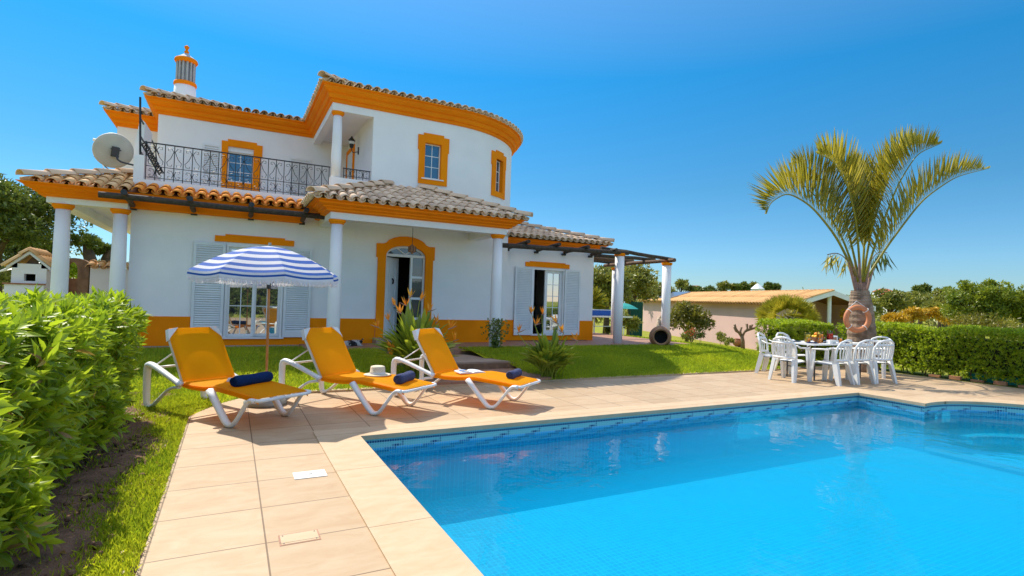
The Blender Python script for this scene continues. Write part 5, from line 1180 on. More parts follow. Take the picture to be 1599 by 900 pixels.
for k, (x0, y0, x1, y1) in enumerate(((1342, 440, 1292, 398), (1346, 440, 1385, 395))):
    P_ = np.array([atD(x0+(x1-x0)*t, y0+(y1-y0)*t-18*math.sin(t*math.pi), D0+(.4 if k else -.5)*t) for t in np.linspace(0, 1, 14)]); g = G(); g.tube(list(P_), .012, 5); fo = g.build('dry_frond', 'palmdry', PM)
    s = np.linspace(.35, 1, 22); B = np.stack([np.interp(s, np.linspace(0, 1, 14), P_[:, q]) for q in range(3)], 1); n = len(B)
    leafmesh('leaflets', B, np.array([0, 0, -1.])+rng.normal(0, .25, (n, 3))+np.array([(-.4 if k == 0 else .2), 0, 0]), rng.normal(0, 1, (n, 3)), .55, .02, rng.random(n), 'palm' if k == 0 else 'dkleaf', fo)
lc = atD(1339, 498, D0-.46); LR = root('life_ring', 'faded orange life ring hung by a cord on the palm trunk', 'life ring', lc); g = G(); ax1 = r2; ax2 = np.array([0, 0, 1.]); ax3 = np.cross(ax1, ax2)
n1, n2 = 40, 12; vs = []
for i in range(n1):
    a = 2*math.pi*i/n1; o = ax1*math.cos(a)+ax2*math.sin(a)
    for j in range(n2): b = 2*math.pi*j/n2; vs.append(lc+o*(.285+.062*math.cos(b))+ax3*.055*math.sin(b))
g.add(vs, [(i*n2+j, i*n2+(j+1) % n2, ((i+1) % n1)*n2+(j+1) % n2, ((i+1) % n1)*n2+j) for i in range(n1) for j in range(n2)]); M['ring'] = mat('faded_orange', (.60, .22, .09), (.50, .18, .08), rough=.6, scale=6); g.build('ring', 'ring', LR, smooth=True)
g = G(); g.tube([lc+ax1*.17+ax2*.30, lc+ax2*.44-ax3*.05, lc-ax1*.22+ax2*.27], .008, 5)
for a in (.8, 2.4, 3.9, 5.4):
    o = ax1*math.cos(a)+ax2*math.sin(a); g.tube([lc+o*.285+(o*math.cos(b)+ax3*math.sin(b))*.068 for b in np.linspace(0, 6.2, 10)], .008, 5)
g.build('cord', 'plastic', LR)
# ------------------------------------------------------------------ hedges
def hedge(name, label, boxes, m, L, Wd, dens, nl, faces, detail, org, core=.22, group=None, up=.25, inner=.10, bulge=.06, stems=True):
    r = root(name, label, 'hedge', org, group)
    PP = []
    gc = G()
    for (x0, x1, y0, y1, z0, z1), fc in zip(boxes, faces):
        P, N = boxpts(x0, x1, y0, y1, z0, z1, dens, fc, bulge=bulge, inner=inner); PP.append(shoots(P, N, nl, L, Wd, up=up))
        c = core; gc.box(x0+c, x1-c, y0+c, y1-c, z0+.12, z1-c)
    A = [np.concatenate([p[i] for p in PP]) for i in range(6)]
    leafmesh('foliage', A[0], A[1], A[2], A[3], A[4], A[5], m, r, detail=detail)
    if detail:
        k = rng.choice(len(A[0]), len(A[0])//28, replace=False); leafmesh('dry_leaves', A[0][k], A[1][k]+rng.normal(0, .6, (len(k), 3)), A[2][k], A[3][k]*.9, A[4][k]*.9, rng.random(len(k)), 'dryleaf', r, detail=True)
    gc.build('shade_core', 'core', r)  # dark box added to block light, standing in for the shaded inner twigs
    g = G()
    for (x0, x1, y0, y1, z0, z1) in boxes:
        n = int(((x1-x0)+(y1-y0))*7)
        for _ in range(n):
            x = random.uniform(x0+.15, x1-.1); y = random.uniform(y0+.1, y1-.1); g.tube([(x, y, -.02), (x+random.uniform(-.1, .1), y+random.uniform(-.1, .1), .25), (x+random.uniform(-.25, .25), y+random.uniform(-.25, .25), .6)], [.016, .012, .006], 5)
    g.build('stems', 'twig', r); return r
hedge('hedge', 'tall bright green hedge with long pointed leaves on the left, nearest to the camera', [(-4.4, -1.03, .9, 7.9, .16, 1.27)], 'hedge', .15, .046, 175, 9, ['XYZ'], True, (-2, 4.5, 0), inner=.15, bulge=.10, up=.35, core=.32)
hedge('hedge', 'clipped green hedge along the right edge of the deck behind the garden table', [(15.25, 16.2, 2.0, 9.3, .06, 1.16)], 'hedge2', .085, .032, 420, 7, ['xyZ'], False, (15.7, 6, 0), inner=.08, core=.2)
hedge('hedge', 'short clipped green hedge behind the table, left of the palm trunk', [(13.0, 15.3, 9.35, 10.15, .02, 1.14)], 'hedge2', .085, .032, 420, 7, ['xyZ'], False, (14.2, 9.7, 0), inner=.08, core=.2)
# hedge and trees behind the viewpoint, seen mirrored in the glazing
hedge('hedge', 'dark hedge behind the pool seen only mirrored in the window panes', [(-12, 16, -9.5, -8.3, 0, 2.3)], 'dkleaf', .3, .12, 30, 6, ['YZ'], False, (2, -9, 0), core=.25)
for i in range(7):
    y = 4.2+i*.42; g = G(); g.box(15.12, 15.2, y, y+.22, -.0, .05+.03*(i % 2)); g.build('edging_brick', 'terr', org=(15.15, y, 0), label='small terracotta edging brick at the foot of the right hedge', cat='brick', group='terracotta edging bricks under the right hedge')
g = G(); g.box(15.48, 15.50, 3.6, 6.3, .0, .42); M['net'] = mat('teal_net', (.02, .32, .30), (.015, .25, .22), rough=.8, scale=20); g.build('shade_net', 'net', org=(15.5, 5, 0), label='teal net showing through the foot of the right hedge', cat='net')
# ------------------------------------------------------------------ strelitzia clumps
def strel(name, label, base, hgt, spread, nleaf, flowers, seed):
    r = root(name, label, 'plant', base, 'bird of paradise plants beside the deck'); gg = np.random.default_rng(seed); b = np.array(base, float)
    g = G(); k = 7
    for i in range(nleaf):
        a = gg.uniform(0, 2*math.pi); q = gg.random()**.7; rad = spread*(.15+.85*q); h = hgt*gg.uniform(.55, 1.0)*(1-.35*q*q); o = np.array([math.cos(a), math.sin(a), 0]); s_ = np.array([-o[1], o[0], 0])
        p0 = b+o*.12*gg.random()+s_*gg.normal(0, .08); pts = []
        for t in np.linspace(0, 1, 11): pts.append(p0+o*rad*t**1.7+np.array([0, 0, h*(t-.22*t**3*q*1.3)]))
        g.tube(pts[:7], [.011, .010, .009, .009, .008, .007, .006], 5, tone=.3, cap=False)
        A = []; B = []; Cc = []; ps = pts[5:]; tw = gg.uniform(-.5, .5); tn = gg.random()
        ws = [.012, .042, .055, .050, .032, .003]
        for p, w in zip(ps, ws):
            sd = s_*math.cos(tw)+np.array([0, 0, 1.])*math.sin(tw); Cc.append(p); A.append(p-sd*w+np.array([0, 0, .35*w])-o*.2*w); B.append(p+sd*w+np.array([0, 0, .35*w])-o*.2*w)
        g.strip(A, Cc, tone=tn); g.strip(Cc, B, tone=tn*.8)
    g.build('leaves', 'strel', r)
    for (px_, py_, dd) in flowers:
        h = atD(px_, py_, (b @ fw)+dd); g = G(); p0 = b+gg.normal(0, .08, 3)*[1, 1, 0]
        m_ = (p0+h)/2+np.array([0, 0, .08]); g.tube([p0, m_*.5+p0*.5+[0, 0, .02], m_, h*.7+m_*.3, h], [.009, .009, .008, .007, .006], 5, tone=.2, mi=0)
        dr = unit(np.array([[gg.normal(), gg.normal(), .15]]))[0]; g.tube([h, h+dr*.08+[0, 0, .01], h+dr*.17+[0, 0, .03]], [.012, .012, .002], 6, tone=.9, mi=1)
        fo = g.build('flower_stem', ['strel', 'boot'], r)
        n = 7; D = np.array([dr*gg.uniform(-.2, .8)+np.array([gg.normal(0, .3), gg.normal(0, .3), 1.]) for _ in range(n)]); leafmesh('petals', np.repeat(h[None]+dr*.03, n, 0), D, gg.normal(0, 1, (n, 3)), gg.uniform(.13, .22, n), .035, gg.random(n)*.6, 'flower', fo, curl=0)
strel('bird_of_paradise', 'bird of paradise plant with many orange flowers between the middle and right-hand loungers', (3.05, 9.6, .06), 1.42, .82, 150, [(608, 502, .0), (618, 478, .2), (636, 478, -.1), (668, 487, .1), (627, 490, -.2), (592, 512, -.1), (700, 514, 0), (708, 533, -.1), (605, 552, -.4), (614, 556, -.3), (680, 505, .2), (640, 465, .1), (616, 545, -.35), (655, 470, .1)], 3)
strel('bird_of_paradise', 'bird of paradise plant with spiky leaves at the lawn corner right of the loungers', (5.55, 9.0, .03), 1.02, .60, 130, [(846, 492, 0), (872, 506, .1), (880, 520, -.1), (903, 533, .1), (835, 508, 0), (808, 520, -.1), (830, 490, .1)], 8)
# climbing plant on the porch column
r = root('climbing_plant', 'small dark-leaved climber at the foot of the right porch column', 'plant', (5.68, 11.68, .3)); g = G()
for i in range(4): g.tube([(5.66+.03*i, 11.68, .22), (5.62+.04*i, 11.7, .5), (5.60+.05*i, 11.68, .95)], .006, 5)
g.build('stems', 'twig', r); n = 420; z = rng.uniform(.28, 1.04, n); w = .05+.13*np.exp(-((z-.8)/.22)**2); P = np.stack([5.68+rng.normal(0, 1, n)*w, 11.66+rng.normal(0, 1, n)*w*.7, z], 1)
leafmesh('foliage', P, rng.normal(0, 1, (n, 3))+[0, -.3, .2], rng.normal(0, 1, (n, 3))+[0, -.5, .6], .075, .05, rng.random(n), 'dkleaf', r)
# cat resting by the wall
bm_ = bpy.data.meshes.new('cat_body')
cv = [(0, 0, .07), (.12, 0, .085), (.22, 0, .08), (.30, .0, .11), (.35, 0, .125), (-.12, 0, .065), (-.2, .06, .035), (-.15, .16, .02), (.0, .18, .018), (.24, -.07, .03), (.33, -.08, .02), (-.02, -.10, .03), (.08, -.12, .02)]
ce = [(0, 1), (1, 2), (2, 3), (3, 4), (0, 5), (5, 6), (6, 7), (7, 8), (2, 9), (9, 10), (0, 11), (11, 12)]; cr = [.075, .075, .06, .045, .035, .075, .03, .018, .012, .03, .02, .04, .022]
bm_.from_pydata(cv, ce, []); co = bpy.data.objects.new('cat', bm_); C.objects.link(co); co.location = (2.45, 12.85, ZT-.02); co.rotation_euler = (0, 0, .2)
mo = co.modifiers.new('skin', 'SKIN'); co.modifiers.new('sub', 'SUBSURF').levels = 2; co.modifiers['sub'].render_levels = 2
for v_, q in zip(bm_.skin_vertices[0].data if bm_.skin_vertices else [], cr): v_.radius = (q, q)
if not bm_.skin_vertices:
    pass
for i, v_ in enumerate(bm_.skin_vertices[0].data): v_.use_root = (i == 0)
M['cat'] = mat('cat_fur', (.02, .02, .022), (.45, .43, .40), rough=1, scale=7, mixr=(.5, .55)); bm_.materials.append(M['cat']); co['label'] = 'black and white cat lying on the terrace edge behind the middle lounger'; co['category'] = 'cat'; co['_org'] = [0, 0, 0]
g = G(); 
for s_ in (-1, 1): g.lathe([(.018, 0), (.012, .02), (.001, .038)], (.345, .022*s_, .15), 6)
ea = g.build('ears', 'cat'); ea.parent = co
# ------------------------------------------------------------------ things on the lawn
def zt(x, y): return float(gz(x, y))
pc = np.array([11.15, 11.95, zt(11.15, 11.95)+.26]); pr_ = root('clay_jar', 'round brown clay jar lying on its side on the lawn before the pergola column', 'jar', pc)
dn = np.array([-.62, -.78, .06]); dn /= np.linalg.norm(dn); s1 = unit(np.cross(dn, [0, 0, 1.])[None])[0]; s2 = np.cross(s1, dn)
g = G(); g.T = (np.stack([s1, s2, dn], 1), pc); g.T = (g.T[0]*1.22, g.T[1]); g.lathe([(.08, -.30), (.19, -.24), (.255, -.08), (.26, .04), (.22, .16), (.185, .21), (.20, .24), (.185, .255), (.15, .23), (.18, .14), (.22, .02), (.20, -.12), (.1, -.22)], (0, 0, 0), 32, caps=False)
M['jar'] = mat('clay_jar', (.36, .20, .10), (.26, .13, .07), rough=.8, scale=5, bump=.3); g.build('jar_body', 'jar', pr_, smooth=True)
g = G(); g.T = (np.stack([s1, s2, dn], 1), pc); g.T = (g.T[0]*1.2, g.T[1]); g.add([(.205*math.cos(a), .205*math.sin(a), -.02) for a in np.linspace(0, 6.2, 20)], [tuple(range(20))]); g.build('jar_shade_disc', 'dark', pr_)  # flat dark disc across the hollow, standing in for the shade inside
for k, (dx, dy, lab) in enumerate(((-.26, .14, 'pale stone wedged at the left of the lying clay jar'), (.24, -.20, 'pale stone wedged at the right of the lying clay jar'))):
    g = G(); c = (pc[0]+dx, pc[1]+dy, pc[2]-.23); ellipsoid(g, c, (.11, .09, .06), 8, 6); g.build('stone', 'slab', org=c, label=lab, cat='stone', group='stones propping the clay jar')
# weathered statue
sc = atY(1029, 534, 13.0); sc[2] = zt(sc[0], sc[1])-.05; g = G()
for i in range(5):
    a = rng.uniform(0, 6); p = sc+[rng.normal(0, .05), rng.normal(0, .05), 0]; g.tube([p, p+[rng.normal(0, .05), 0, .35], p+[rng.normal(0, .06), 0, .75+.2*rng.random()]], [.11, .085, .04], 8)
M['pale'] = mat('pale_driftwood', (.55, .46, .34), (.36, .28, .19), rough=.9, scale=9, bump=.7, bscale=20); g.build('driftwood_stump', 'pale', org=tuple(sc), smooth=True, label='pale gnarled driftwood stump standing beside the far pergola column', cat='stump')
def flowersh(name, label, base, rx, rz, n, m1, m2, L=.07, seed=1, cat='shrub', stem=True, frac=.3):
    r = root(name, label, cat, base); gg = np.random.default_rng(seed); b = np.array(base, float); g = G()
    for i in range(6): a = gg.uniform(0, 6.28); g.tube([b, b+[rx*.4*math.cos(a), rx*.4*math.sin(a), rz*.9], b+[rx*.7*math.cos(a), rx*.7*math.sin(a), rz*1.5]], [.014, .01, .004], 5)
    g.build('stems', 'twig', r)
    P, N, T = crownpts(b+[0, 0, rz*1.1], (rx, rx, rz), 14, n//14, seed=seed, cs=.4, shell=.5); leafmesh('foliage', P, N+gg.normal(0, .6, N.shape), gg.normal(0, 1, N.shape)+[0, 0, 1], L, L*.5, T+.5*gg.random(len(P)), m1, r)
    if m2:
        k = int(len(P)*frac); leafmesh('blossom', P[:k]*1.0+N[:k]*.02, gg.normal(0, 1, (k, 3))+[0, 0, .5], gg.normal(0, 1, (k, 3)), L*.7, L*.6, gg.random(k), m2, r)
    return r
M['redfl'] = leafmat('red_flower', (.75, .06, .04), (.8, .25, .10))
def gp(x, y, z=-.45):
    p = atZ(x, y, z)
    for _ in range(12): p = atZ(x, y, zt(p[0], p[1]))
    return p
p = gp(1053, 541); flowersh('red_flower_plant', 'small plant with red and pink flowers right of the clay jar', (13.4, 12.9, zt(13.4, 12.9)), .22, .28, 260, 'dkleaf', 'redfl', .08, 5, 'plant', frac=.5)
def tree_px(name, label, cx, cy, rx, ry, D, m='olive', nc=40, npc=60, L=.2, Wd=None, trunk=.15, group=None, seed=1, cs=.3, zb=None, depthr=None, cat='tree', **kw):
    c = atD(cx, cy, D); R = rx*D/F/1.05; Rz = ry*D/F; zb_ = zt(c[0], c[1]) if zb is None else zb
    return tree(name, label, (c[0], c[1], zb_), 1, (R, depthr or R, Rz), c[2]-zb_, nc, npc, L, Wd or L*.45, m, trunk, group, seed, cs, cat, **kw)
E2 = tree_px('citrus_tree', 'small round citrus tree with yellowing leaves against the pink wall', 1073, 502, 37, 25, 24.5, 'cit', 60, 90, .15, trunk=.10, seed=4, cs=.25, limbs=5)
# pruned frangipani
p = gp(1161, 545); D = p @ fw; r = root('pruned_tree', 'bare pollarded tree with knobbly branch stubs in front of the pink wall', 'tree', p); g = G()
def pxb(pts, rad): g.tube([atD(x, y, D) for x, y in pts], [q*D/F for q in rad], 8)
pxb([(1160, 546), (1160, 533), (1158, 524)], [3.2, 2.8, 2.8])
for br in ([(1158, 526), (1153, 519), (1149, 513), (1147, 507)], [(1158, 526), (1156, 518), (1158, 511)], [(1159, 526), (1163, 518), (1167, 514), (1166, 506)], [(1163, 518), (1172, 514), (1175, 507)], [(1167, 516), (1177, 513), (1183, 510), (1183, 504)], [(1153, 519), (1149, 517), (1146, 511)], [(1172, 514), (1171, 508)]): pxb(br, [2.0, 1.6, 1.5, 2.1][:len(br)])
g.build('trunk', 'twig', r, smooth=True)
def gen_shrub(name, label, cx, cy, rx, ry, D, m, L, seed, nc=24, npc=50, cat='shrub', group=None, shell=.5, cs=.35):
    c = atD(cx, cy, D); R = rx*D/F/1.05; Rz = ry*D/F; zb_ = zt(c[0], c[1]); rr = root(name, label, cat, (c[0], c[1], zb_), group); gg = np.random.default_rng(seed); g = G(); b = np.array([c[0], c[1], zb_])
    for i in range(5): a = gg.uniform(0, 6.28); g.tube([b, c*.4+b*.6+[R*.2*math.cos(a), R*.2*math.sin(a), 0], c+[R*.5*math.cos(a), R*.5*math.sin(a), Rz*.2]], [max(.02, R*.03), R*.02, R*.008], 5)
    g.build('stems', 'twig', rr); P, N, T = crownpts(c, (R, R, Rz), nc, npc, seed=seed, cs=cs, shell=shell)
    leafmesh('foliage', P, N+gg.normal(0, .6, N.shape), gg.normal(0, 1, N.shape)+[0, 0, 1.2], L*gg.uniform(.6, 1.2, len(P)), L*.45, T+gg.random(len(P))*.5, m, rr); return rr
gen_shrub('shrub', 'small dark shrub with reddish twigs by the pink wall, right of the citrus tree', 1094, 523, 9, 9, 23.5, 'dkleaf', .10, 11, 12, 40)
gen_shrub('shrub', 'low green shrub with white flowers between the citrus and the pollarded tree', 1127, 527, 9, 10, 22.5, 'olive', .10, 12, 12, 40)
gen_shrub('shrub', 'low silvery green shrub at the foot of the citrus tree', 1071, 528, 8, 6, 23, 'olive', .10, 13, 10, 40)
gen_shrub('shrub', 'low leafy plant just left of the round terracotta pot', 1140, 535, 7, 6, 21, 'olive', .09, 14, 10, 40)
p = gp(1151, 541); lathe_obj('terracotta_pot', [(.10, 0), (.20, .08), (.24, .2), (.20, .33), (.15, .38), (.17, .42), (.14, .42), (.12, .36)], p, 'terr', 'round terracotta pot at the foot of the pollarded tree', 'pot')
# fan palm shrub
c = np.array([17.0, 12.1, zt(17, 12.1)]); r = root('fan_palm', 'bushy fan palm with radiating leaves behind the short hedge', 'palm', c); gg = np.random.default_rng(2)
g = G(); g.tube([c, c+[0, 0, 1.0]], [.18, .15], 8); g.build('trunk', 'bark', r)
PP = []; DD = []; NN = []; LL = []; TT = []
for i in range(120):
    d = unit(gg.normal(0, 1, (1, 3))+np.array([[0, 0, .9]]))[0]; d[2] = abs(d[2])*.9+.05; fc = c+[0, 0, 1.3]+d*np.array([.75, .75, .70]); s_ = unit(np.cross(d, [0, 0, 1.])[None])[0]; u_ = np.cross(s_, d); an_ = gg.uniform(0, math.pi); s_, u_ = s_*math.cos(an_)+u_*math.sin(an_), u_*math.cos(an_)-s_*math.sin(an_); tn = gg.random()*.6
    for j in range(13):
        a = (j-6)/6*1.25; PP.append(fc-d*.05); DD.append(d*math.cos(a)+s_*math.sin(a)); NN.append(u_+gg.normal(0, .2, 3)); LL.append(.44*(1-.2*abs(a))); TT.append(tn+.3*gg.random())
leafmesh('fronds', np.array(PP), np.array(DD), np.array(NN), np.array(LL), .045, np.array(TT), 'palm', r, curl=.06)
# ------------------------------------------------------------------ pink outbuilding
A0 = np.array([29.2, 33.3]); B0 = np.array([23.0, 16.3]); d = (B0-A0)/np.linalg.norm(B0-A0); q = np.array([-d[1], d[0]]); q = q if q[0] > 0 else -q
PB = root('outbuilding', 'low pink outbuilding with orange tiled roof beyond the lawn', 'building', (27, 26, -.8)); LEN = np.linalg.norm(B0-A0); zb = -1.0; ze = 1.79; zr = 2.36; dep = 1.8
def pb(s, t, z): v = A0+d*s+q*t; return (v[0], v[1], z)
g = G(); g.add([pb(0, 0, zb), pb(LEN, 0, zb), pb(LEN, 0, ze), pb(0, 0, ze), pb(0, 2*dep, zb), pb(LEN, 2*dep, zb), pb(LEN, 2*dep, ze), pb(0, 2*dep, ze), pb(0, dep, zr-.05), ], [(0, 1, 2, 3), (4, 7, 6, 5), (0, 3, 8, 7, 4)]); 
g.add([pb(LEN-2.0, 0.02, zb), pb(LEN-2.0, 2*dep-.02, zb), pb(LEN-2., 2*dep-.02, ze), pb(LEN-2., dep, zr-.1), pb(LEN-2., .02, ze)], [(0, 1, 2, 3, 4)]); g.build('wall', 'pink', PB)
g = G(); ov = .35; sl_ = (zr-ze)/dep
tile_plane(g, tuple((A0-q*ov)-d*.2), tuple((A0-q*ov)+d*(LEN+.6)), tuple(q), ze-sl_*ov+.03, sl_, lambda s, L: dep+ov, sp=.27, exp=1.1, L=1.2)
rf = g.build('roof', 'tile3', PB, smooth=True)
g = G(); g.add([pb(-.2, -ov, ze-sl_*ov), pb(LEN+.6, -ov, ze-sl_*ov), pb(LEN+.6, dep, zr), pb(-.2, dep, zr), pb(LEN+.6, 2*dep+ov, ze-sl_*ov), pb(-.2, 2*dep+ov, ze-sl_*ov)], [(0, 1, 2, 3), (3, 2, 4, 5)]); g.build('tile_bed', 'tilebase', rf)
g = G()
for t0, z0, t1, z1 in ((-ov, ze-sl_*ov, dep, zr), (dep, zr, 2*dep+ov, ze-sl_*ov)):
    a = np.array(pb(LEN+.62, t0, z0)); b = np.array(pb(LEN+.62, t1, z1)); o3 = np.array([d[0], d[1], 0])*.05; dz = np.array([0, 0, -.16]); up_ = np.array([0, 0, .07])
    g.add([a+up_, b+up_, b+dz, a+dz, a+up_+o3, b+up_+o3, b+dz+o3, a+dz+o3], [(0, 1, 2, 3), (7, 6, 5, 4), (0, 4, 5, 1), (3, 2, 6, 7), (0, 3, 7, 4), (1, 5, 6, 2)])
g.build('bargeboard', 'white', rf)
g = G(); g.box(0, 0, 0, 0, 0, 0) if False else None
a = pb(LEN+.4, dep, 0); g.tube([(a[0], a[1], zb), (a[0], a[1], zr-.15)], .09, 8); a = pb(LEN+.4, 2*dep, 0); g.tube([(a[0], a[1], zb), (a[0], a[1], ze-.1)], .09, 8); g.build('porch_post', 'white', PB)
g = G(); s0, s1 = 1.0, 3.9
for (sa, sb) in ((1.2, 4.9),):
    v = [pb(sa, .15, ze+sl_*.15+.20), pb(sb, .15, ze+sl_*.15+.20), pb(sb, 1.6, ze+sl_*1.6+.20), pb(sa, 1.6, ze+sl_*1.6+.20)]; w_ = [(x, y, z-.06) for x, y, z in v]; g.add(v+w_, [(0, 1, 2, 3), (7, 6, 5, 4), (0, 4, 5, 1), (1, 5, 6, 2), (2, 6, 7, 3), (3, 7, 4, 0)])
M['solar'] = glass('solar_glass', base=(.10, .12, .17), gl=.25); g.build('solar_panel', 'solar', PB)
# ------------------------------------------------------------------ pergola corner: table tennis table, net screen, parasol
tt = root('tennis_table', 'blue folding table tennis table beside the right wing of the house', 'table', (13.2, 17.6, ZT)); 
c1, c2 = atY(925, 487, 17.6), atY(953, 490, 17.6); g = G(); g.box(11.2, c2[0], 17.3, 17.35, 1.02, 1.24); g.build('raised_half', 'blueT', tt)
g = G(); g.box(11.1, 14.0, 16.6, 17.28, .99, 1.01); g.build('tabletop', 'blueT', tt); g = G(); g.box(11.1, 14.02, 16.57, 16.60, .965, 1.02); g.box(11.2, c2[0]+.01, 17.28, 17.30, 1.22, 1.25)
for x in (12.0, 12.35, 13.6): g.box(x-.02, x+.02, 16.8, 16.84, ZT, .965)
g.box(11.2, 13.8, 16.8, 16.84, .6, .63); g.build('frame', 'plastic', tt)
a = atD(984, 512, 29); b = atD(1003, 512, 29); g = G(); t_ = atD(1003, 472, 29)[2]; 
for i in range(8): u0 = a+(b-a)*i/8; u1 = a+(b-a)*(i+1)/8; off = .05*(i % 2); g.add([(u0[0], u0[1]+off, -.6), (u1[0], u1[1]+.05-off, -.6), (u1[0], u1[1]+.05-off, t_), (u0[0], u0[1]+off, t_)], [(0, 1, 2, 3)])
for e in (a, (a+b)/2, b): g.tube([(e[0], e[1]+.08, -.7), (e[0], e[1]+.08, t_)], .03, 6)
g.build('net_screen', 'green', org=(a[0], a[1], -.6), label='dark green mesh screen at the left end of the outbuilding', cat='screen')
c = atD(975, 478, 24); r = root('garden_parasol', 'teal green parasol open beyond the pergola columns', 'parasol', (c[0], c[1], zt(c[0], c[1]))); g = G(); g.tube([(c[0], c[1], zt(c[0], c[1])), c+[0, 0, .2]], .025, 6); g.build('pole', 'plastic', r)
g = G(); g.lathe([(.62, -.12), (.42, .0), (.2, .09), (.01, .13)], c, 8, caps=False); g.build('canopy', 'net', r)
yb = root('yucca', 'spiky yucca bush seen between the house corner and the first pergola column', 'shrub', (14.6, 20.5, 0)); P0 = np.array([14.9, 20.8, 1.0]); g = G(); g.tube([(14.9, 20.8, -.1), P0], .12, 8); g.build('trunk', 'bark', yb)
n = 420; dd = unit(rng.normal(0, 1, (n, 3))+[0, 0, .4]); leafmesh('leaves', P0+dd*.3+[0, 0, .35], dd, rng.normal(0, 1, (n, 3)), .75, .06, rng.random(n), 'palm', yb)
gen_shrub('shrub', 'spiky leafy shrub between the two pergola columns', 982, 508, 13, 15, 22, 'olive', .22, 21, 14, 40)
gen_shrub('shrub', 'low bright plant by the first pergola column', 951, 517, 6, 5, 21, 'cit', .12, 22, 8, 40)
# ------------------------------------------------------------------ trees, right and far
tree_px('broadleaf_tree', 'broad leafy tree filling the gap between the house and the pergola columns', 948, 452, 38, 40, 30, 'olive', 70, 90, .26, trunk=.2, seed=31, group='trees behind the pergola')
tree_px('broadleaf_tree', 'spreading green tree right of the first pergola column, above the net screen', 985, 447, 38, 32, 33, 'olive', 70, 90, .26, trunk=.2, seed=32, group='trees behind the pergola')
tree_px('broadleaf_tree', 'rounded tree behind the left end of the outbuilding roof', 1022, 462, 22, 18, 42, 'olive', 40, 70, .3, trunk=.2, seed=33, group='trees behind the pergola')
tree_px('evergreen_tree', 'large dark evergreen tree at the left edge behind the barbecue', -5, 345, 95, 92, 22, 'dkleaf', 150, 110, .22, trunk=.3, seed=41, cs=.2, shell=.45)
tree_px('evergreen_tree', 'smaller leafy tree below the big evergreen, left of the white columns', 52, 398, 40, 38, 27, 'dkleaf', 60, 80, .24, trunk=.2, seed=42, cs=.25)
def stump_tree(label, tr_, cx, cy, rx, ry, D, seed):
    b = atD(tr_[0][0], tr_[0][1], D); r = root('gnarled_tree', label, 'tree', b); g = G(); g.tube([atD(x, y, D) for x, y, _ in tr_], [w*D/F for *_, w in tr_], 9); g.build('trunk', 'bark', r)
    P, N, T = crownpts(atD(cx, cy, D), (rx*D/F, rx*D/F, ry*D/F), 16, 50, seed=seed, cs=.35, shell=.6); leafmesh('crown', P, N, rng.normal(0, 1, N.shape)+[0, 0, 1], .2, .09, T+.5*rng.random(len(P)), 'dkleaf', r)
stump_tree('gnarled tree with a thick dark leaning trunk above the stone arch', [(150, 470, 8), (146, 420, 9), (139, 398, 8), (134, 383, 4)], 135, 378, 21, 10, 24, 51)
stump_tree('gnarled dark tree half hidden by the second white column', [(172, 470, 8), (172, 425, 9), (168, 405, 9), (172, 390, 5)], 163, 392, 12, 8, 25, 52)
gen_shrub('shrub', 'bright green bush seen through the stone arch', 118, 425, 20, 17, 27, 'hedge2', .16, 53, 24, 60)
gen_shrub('shrub', 'pale flowering bush at the far left beside the barbecue', 5, 440, 22, 26, 20, 'olive', .14, 54, 24, 60)
lab = ['first', 'second', 'third', 'fourth', 'fifth', 'sixth']
far = [(1064, 448, 11, 9, 'dark round tree on the skyline just right of the far pergola column'), (1086, 455, 14, 7, 'low spreading tree on the skyline left of the small far house'), (1108, 456, 12, 6, 'low grey-green tree on the skyline right of the small far house'), (1131, 450, 11, 8, 'rounded tree alone on the skyline over the outbuilding'), (1152, 451, 8, 6, 'thin tree on the skyline left of the far white chimney'), (1164, 449, 7, 6, 'small bushy tree between the thin one and the far white chimney'), (1177, 449, 6, 6, 'narrow tree on the skyline touching the far white chimney'), (1200, 449, 6, 7, 'dark slim tree on the skyline right of the far white chimney'), (1212, 451, 8, 6, 'wispy tree on the skyline furthest right over the outbuilding'), (1045, 459, 10, 8, 'bushy tree hidden partly by the far pergola column')]
for i, (x, y, rx, ry, lb) in enumerate(far): tree_px('skyline_tree', lb, x, y, rx, ry, 85, 'dkleaf' if i % 3 else 'olive', 22, 45, .5, trunk=.2, group='trees along the skyline', seed=60+i, limbs=4)
tree_px('olive_tree', 'grey-green olive just right of the palm trunk', 1392, 474, 26, 18, 36, 'olive', 40, 70, .26, trunk=.2, seed=81)
tree_px('olive_tree', 'twiggy tree between the far red-roofed house and the yellow bushes', 1425, 476, 30, 17, 38, 'olive', 40, 70, .26, trunk=.2, seed=82)
tree_px('olive_tree', 'dark upright tree poking above the scrub right of the red-roofed house', 1438, 456, 9, 12, 42, 'dkleaf', 18, 60, .3, trunk=.2, seed=83)
tree_px('olive_tree', 'wispy bare-looking tree on the skyline left of the big round bush', 1468, 461, 17, 11, 44, 'olive', 14, 36, .3, trunk=.16, seed=84)
tree_px('olive_tree', 'low olive tree behind the yellow bushes left of the big round bush', 1476, 481, 26, 17, 32, 'olive', 40, 70, .24, trunk=.2, seed=85)
tree_px('olive_tree', 'low tree behind the palm trunk and the outbuilding gable', 1352, 482, 22, 14, 34, 'olive', 30, 70, .24, trunk=.2, seed=86)
for i, (x, y, rx, ry, lb) in enumerate(((1330, 492, 14, 8, 'left of the palm trunk, behind the life ring'), (1395, 500, 17, 8, 'just right of the palm trunk'), (1425, 495, 17, 11, 'the second bush right of the palm trunk'), (1456, 492, 17, 13, 'tallest in the middle of the yellow row'), (1486, 500, 13, 9, 'touching the big round bush'))): gen_shrub('yellow_shrub', 'yellow blossoming bush '+lb, x, y, rx, ry, 25+i*.4, 'yel', .15, 90+i, 26, 55, group='yellow blossoming bushes behind the hedge')
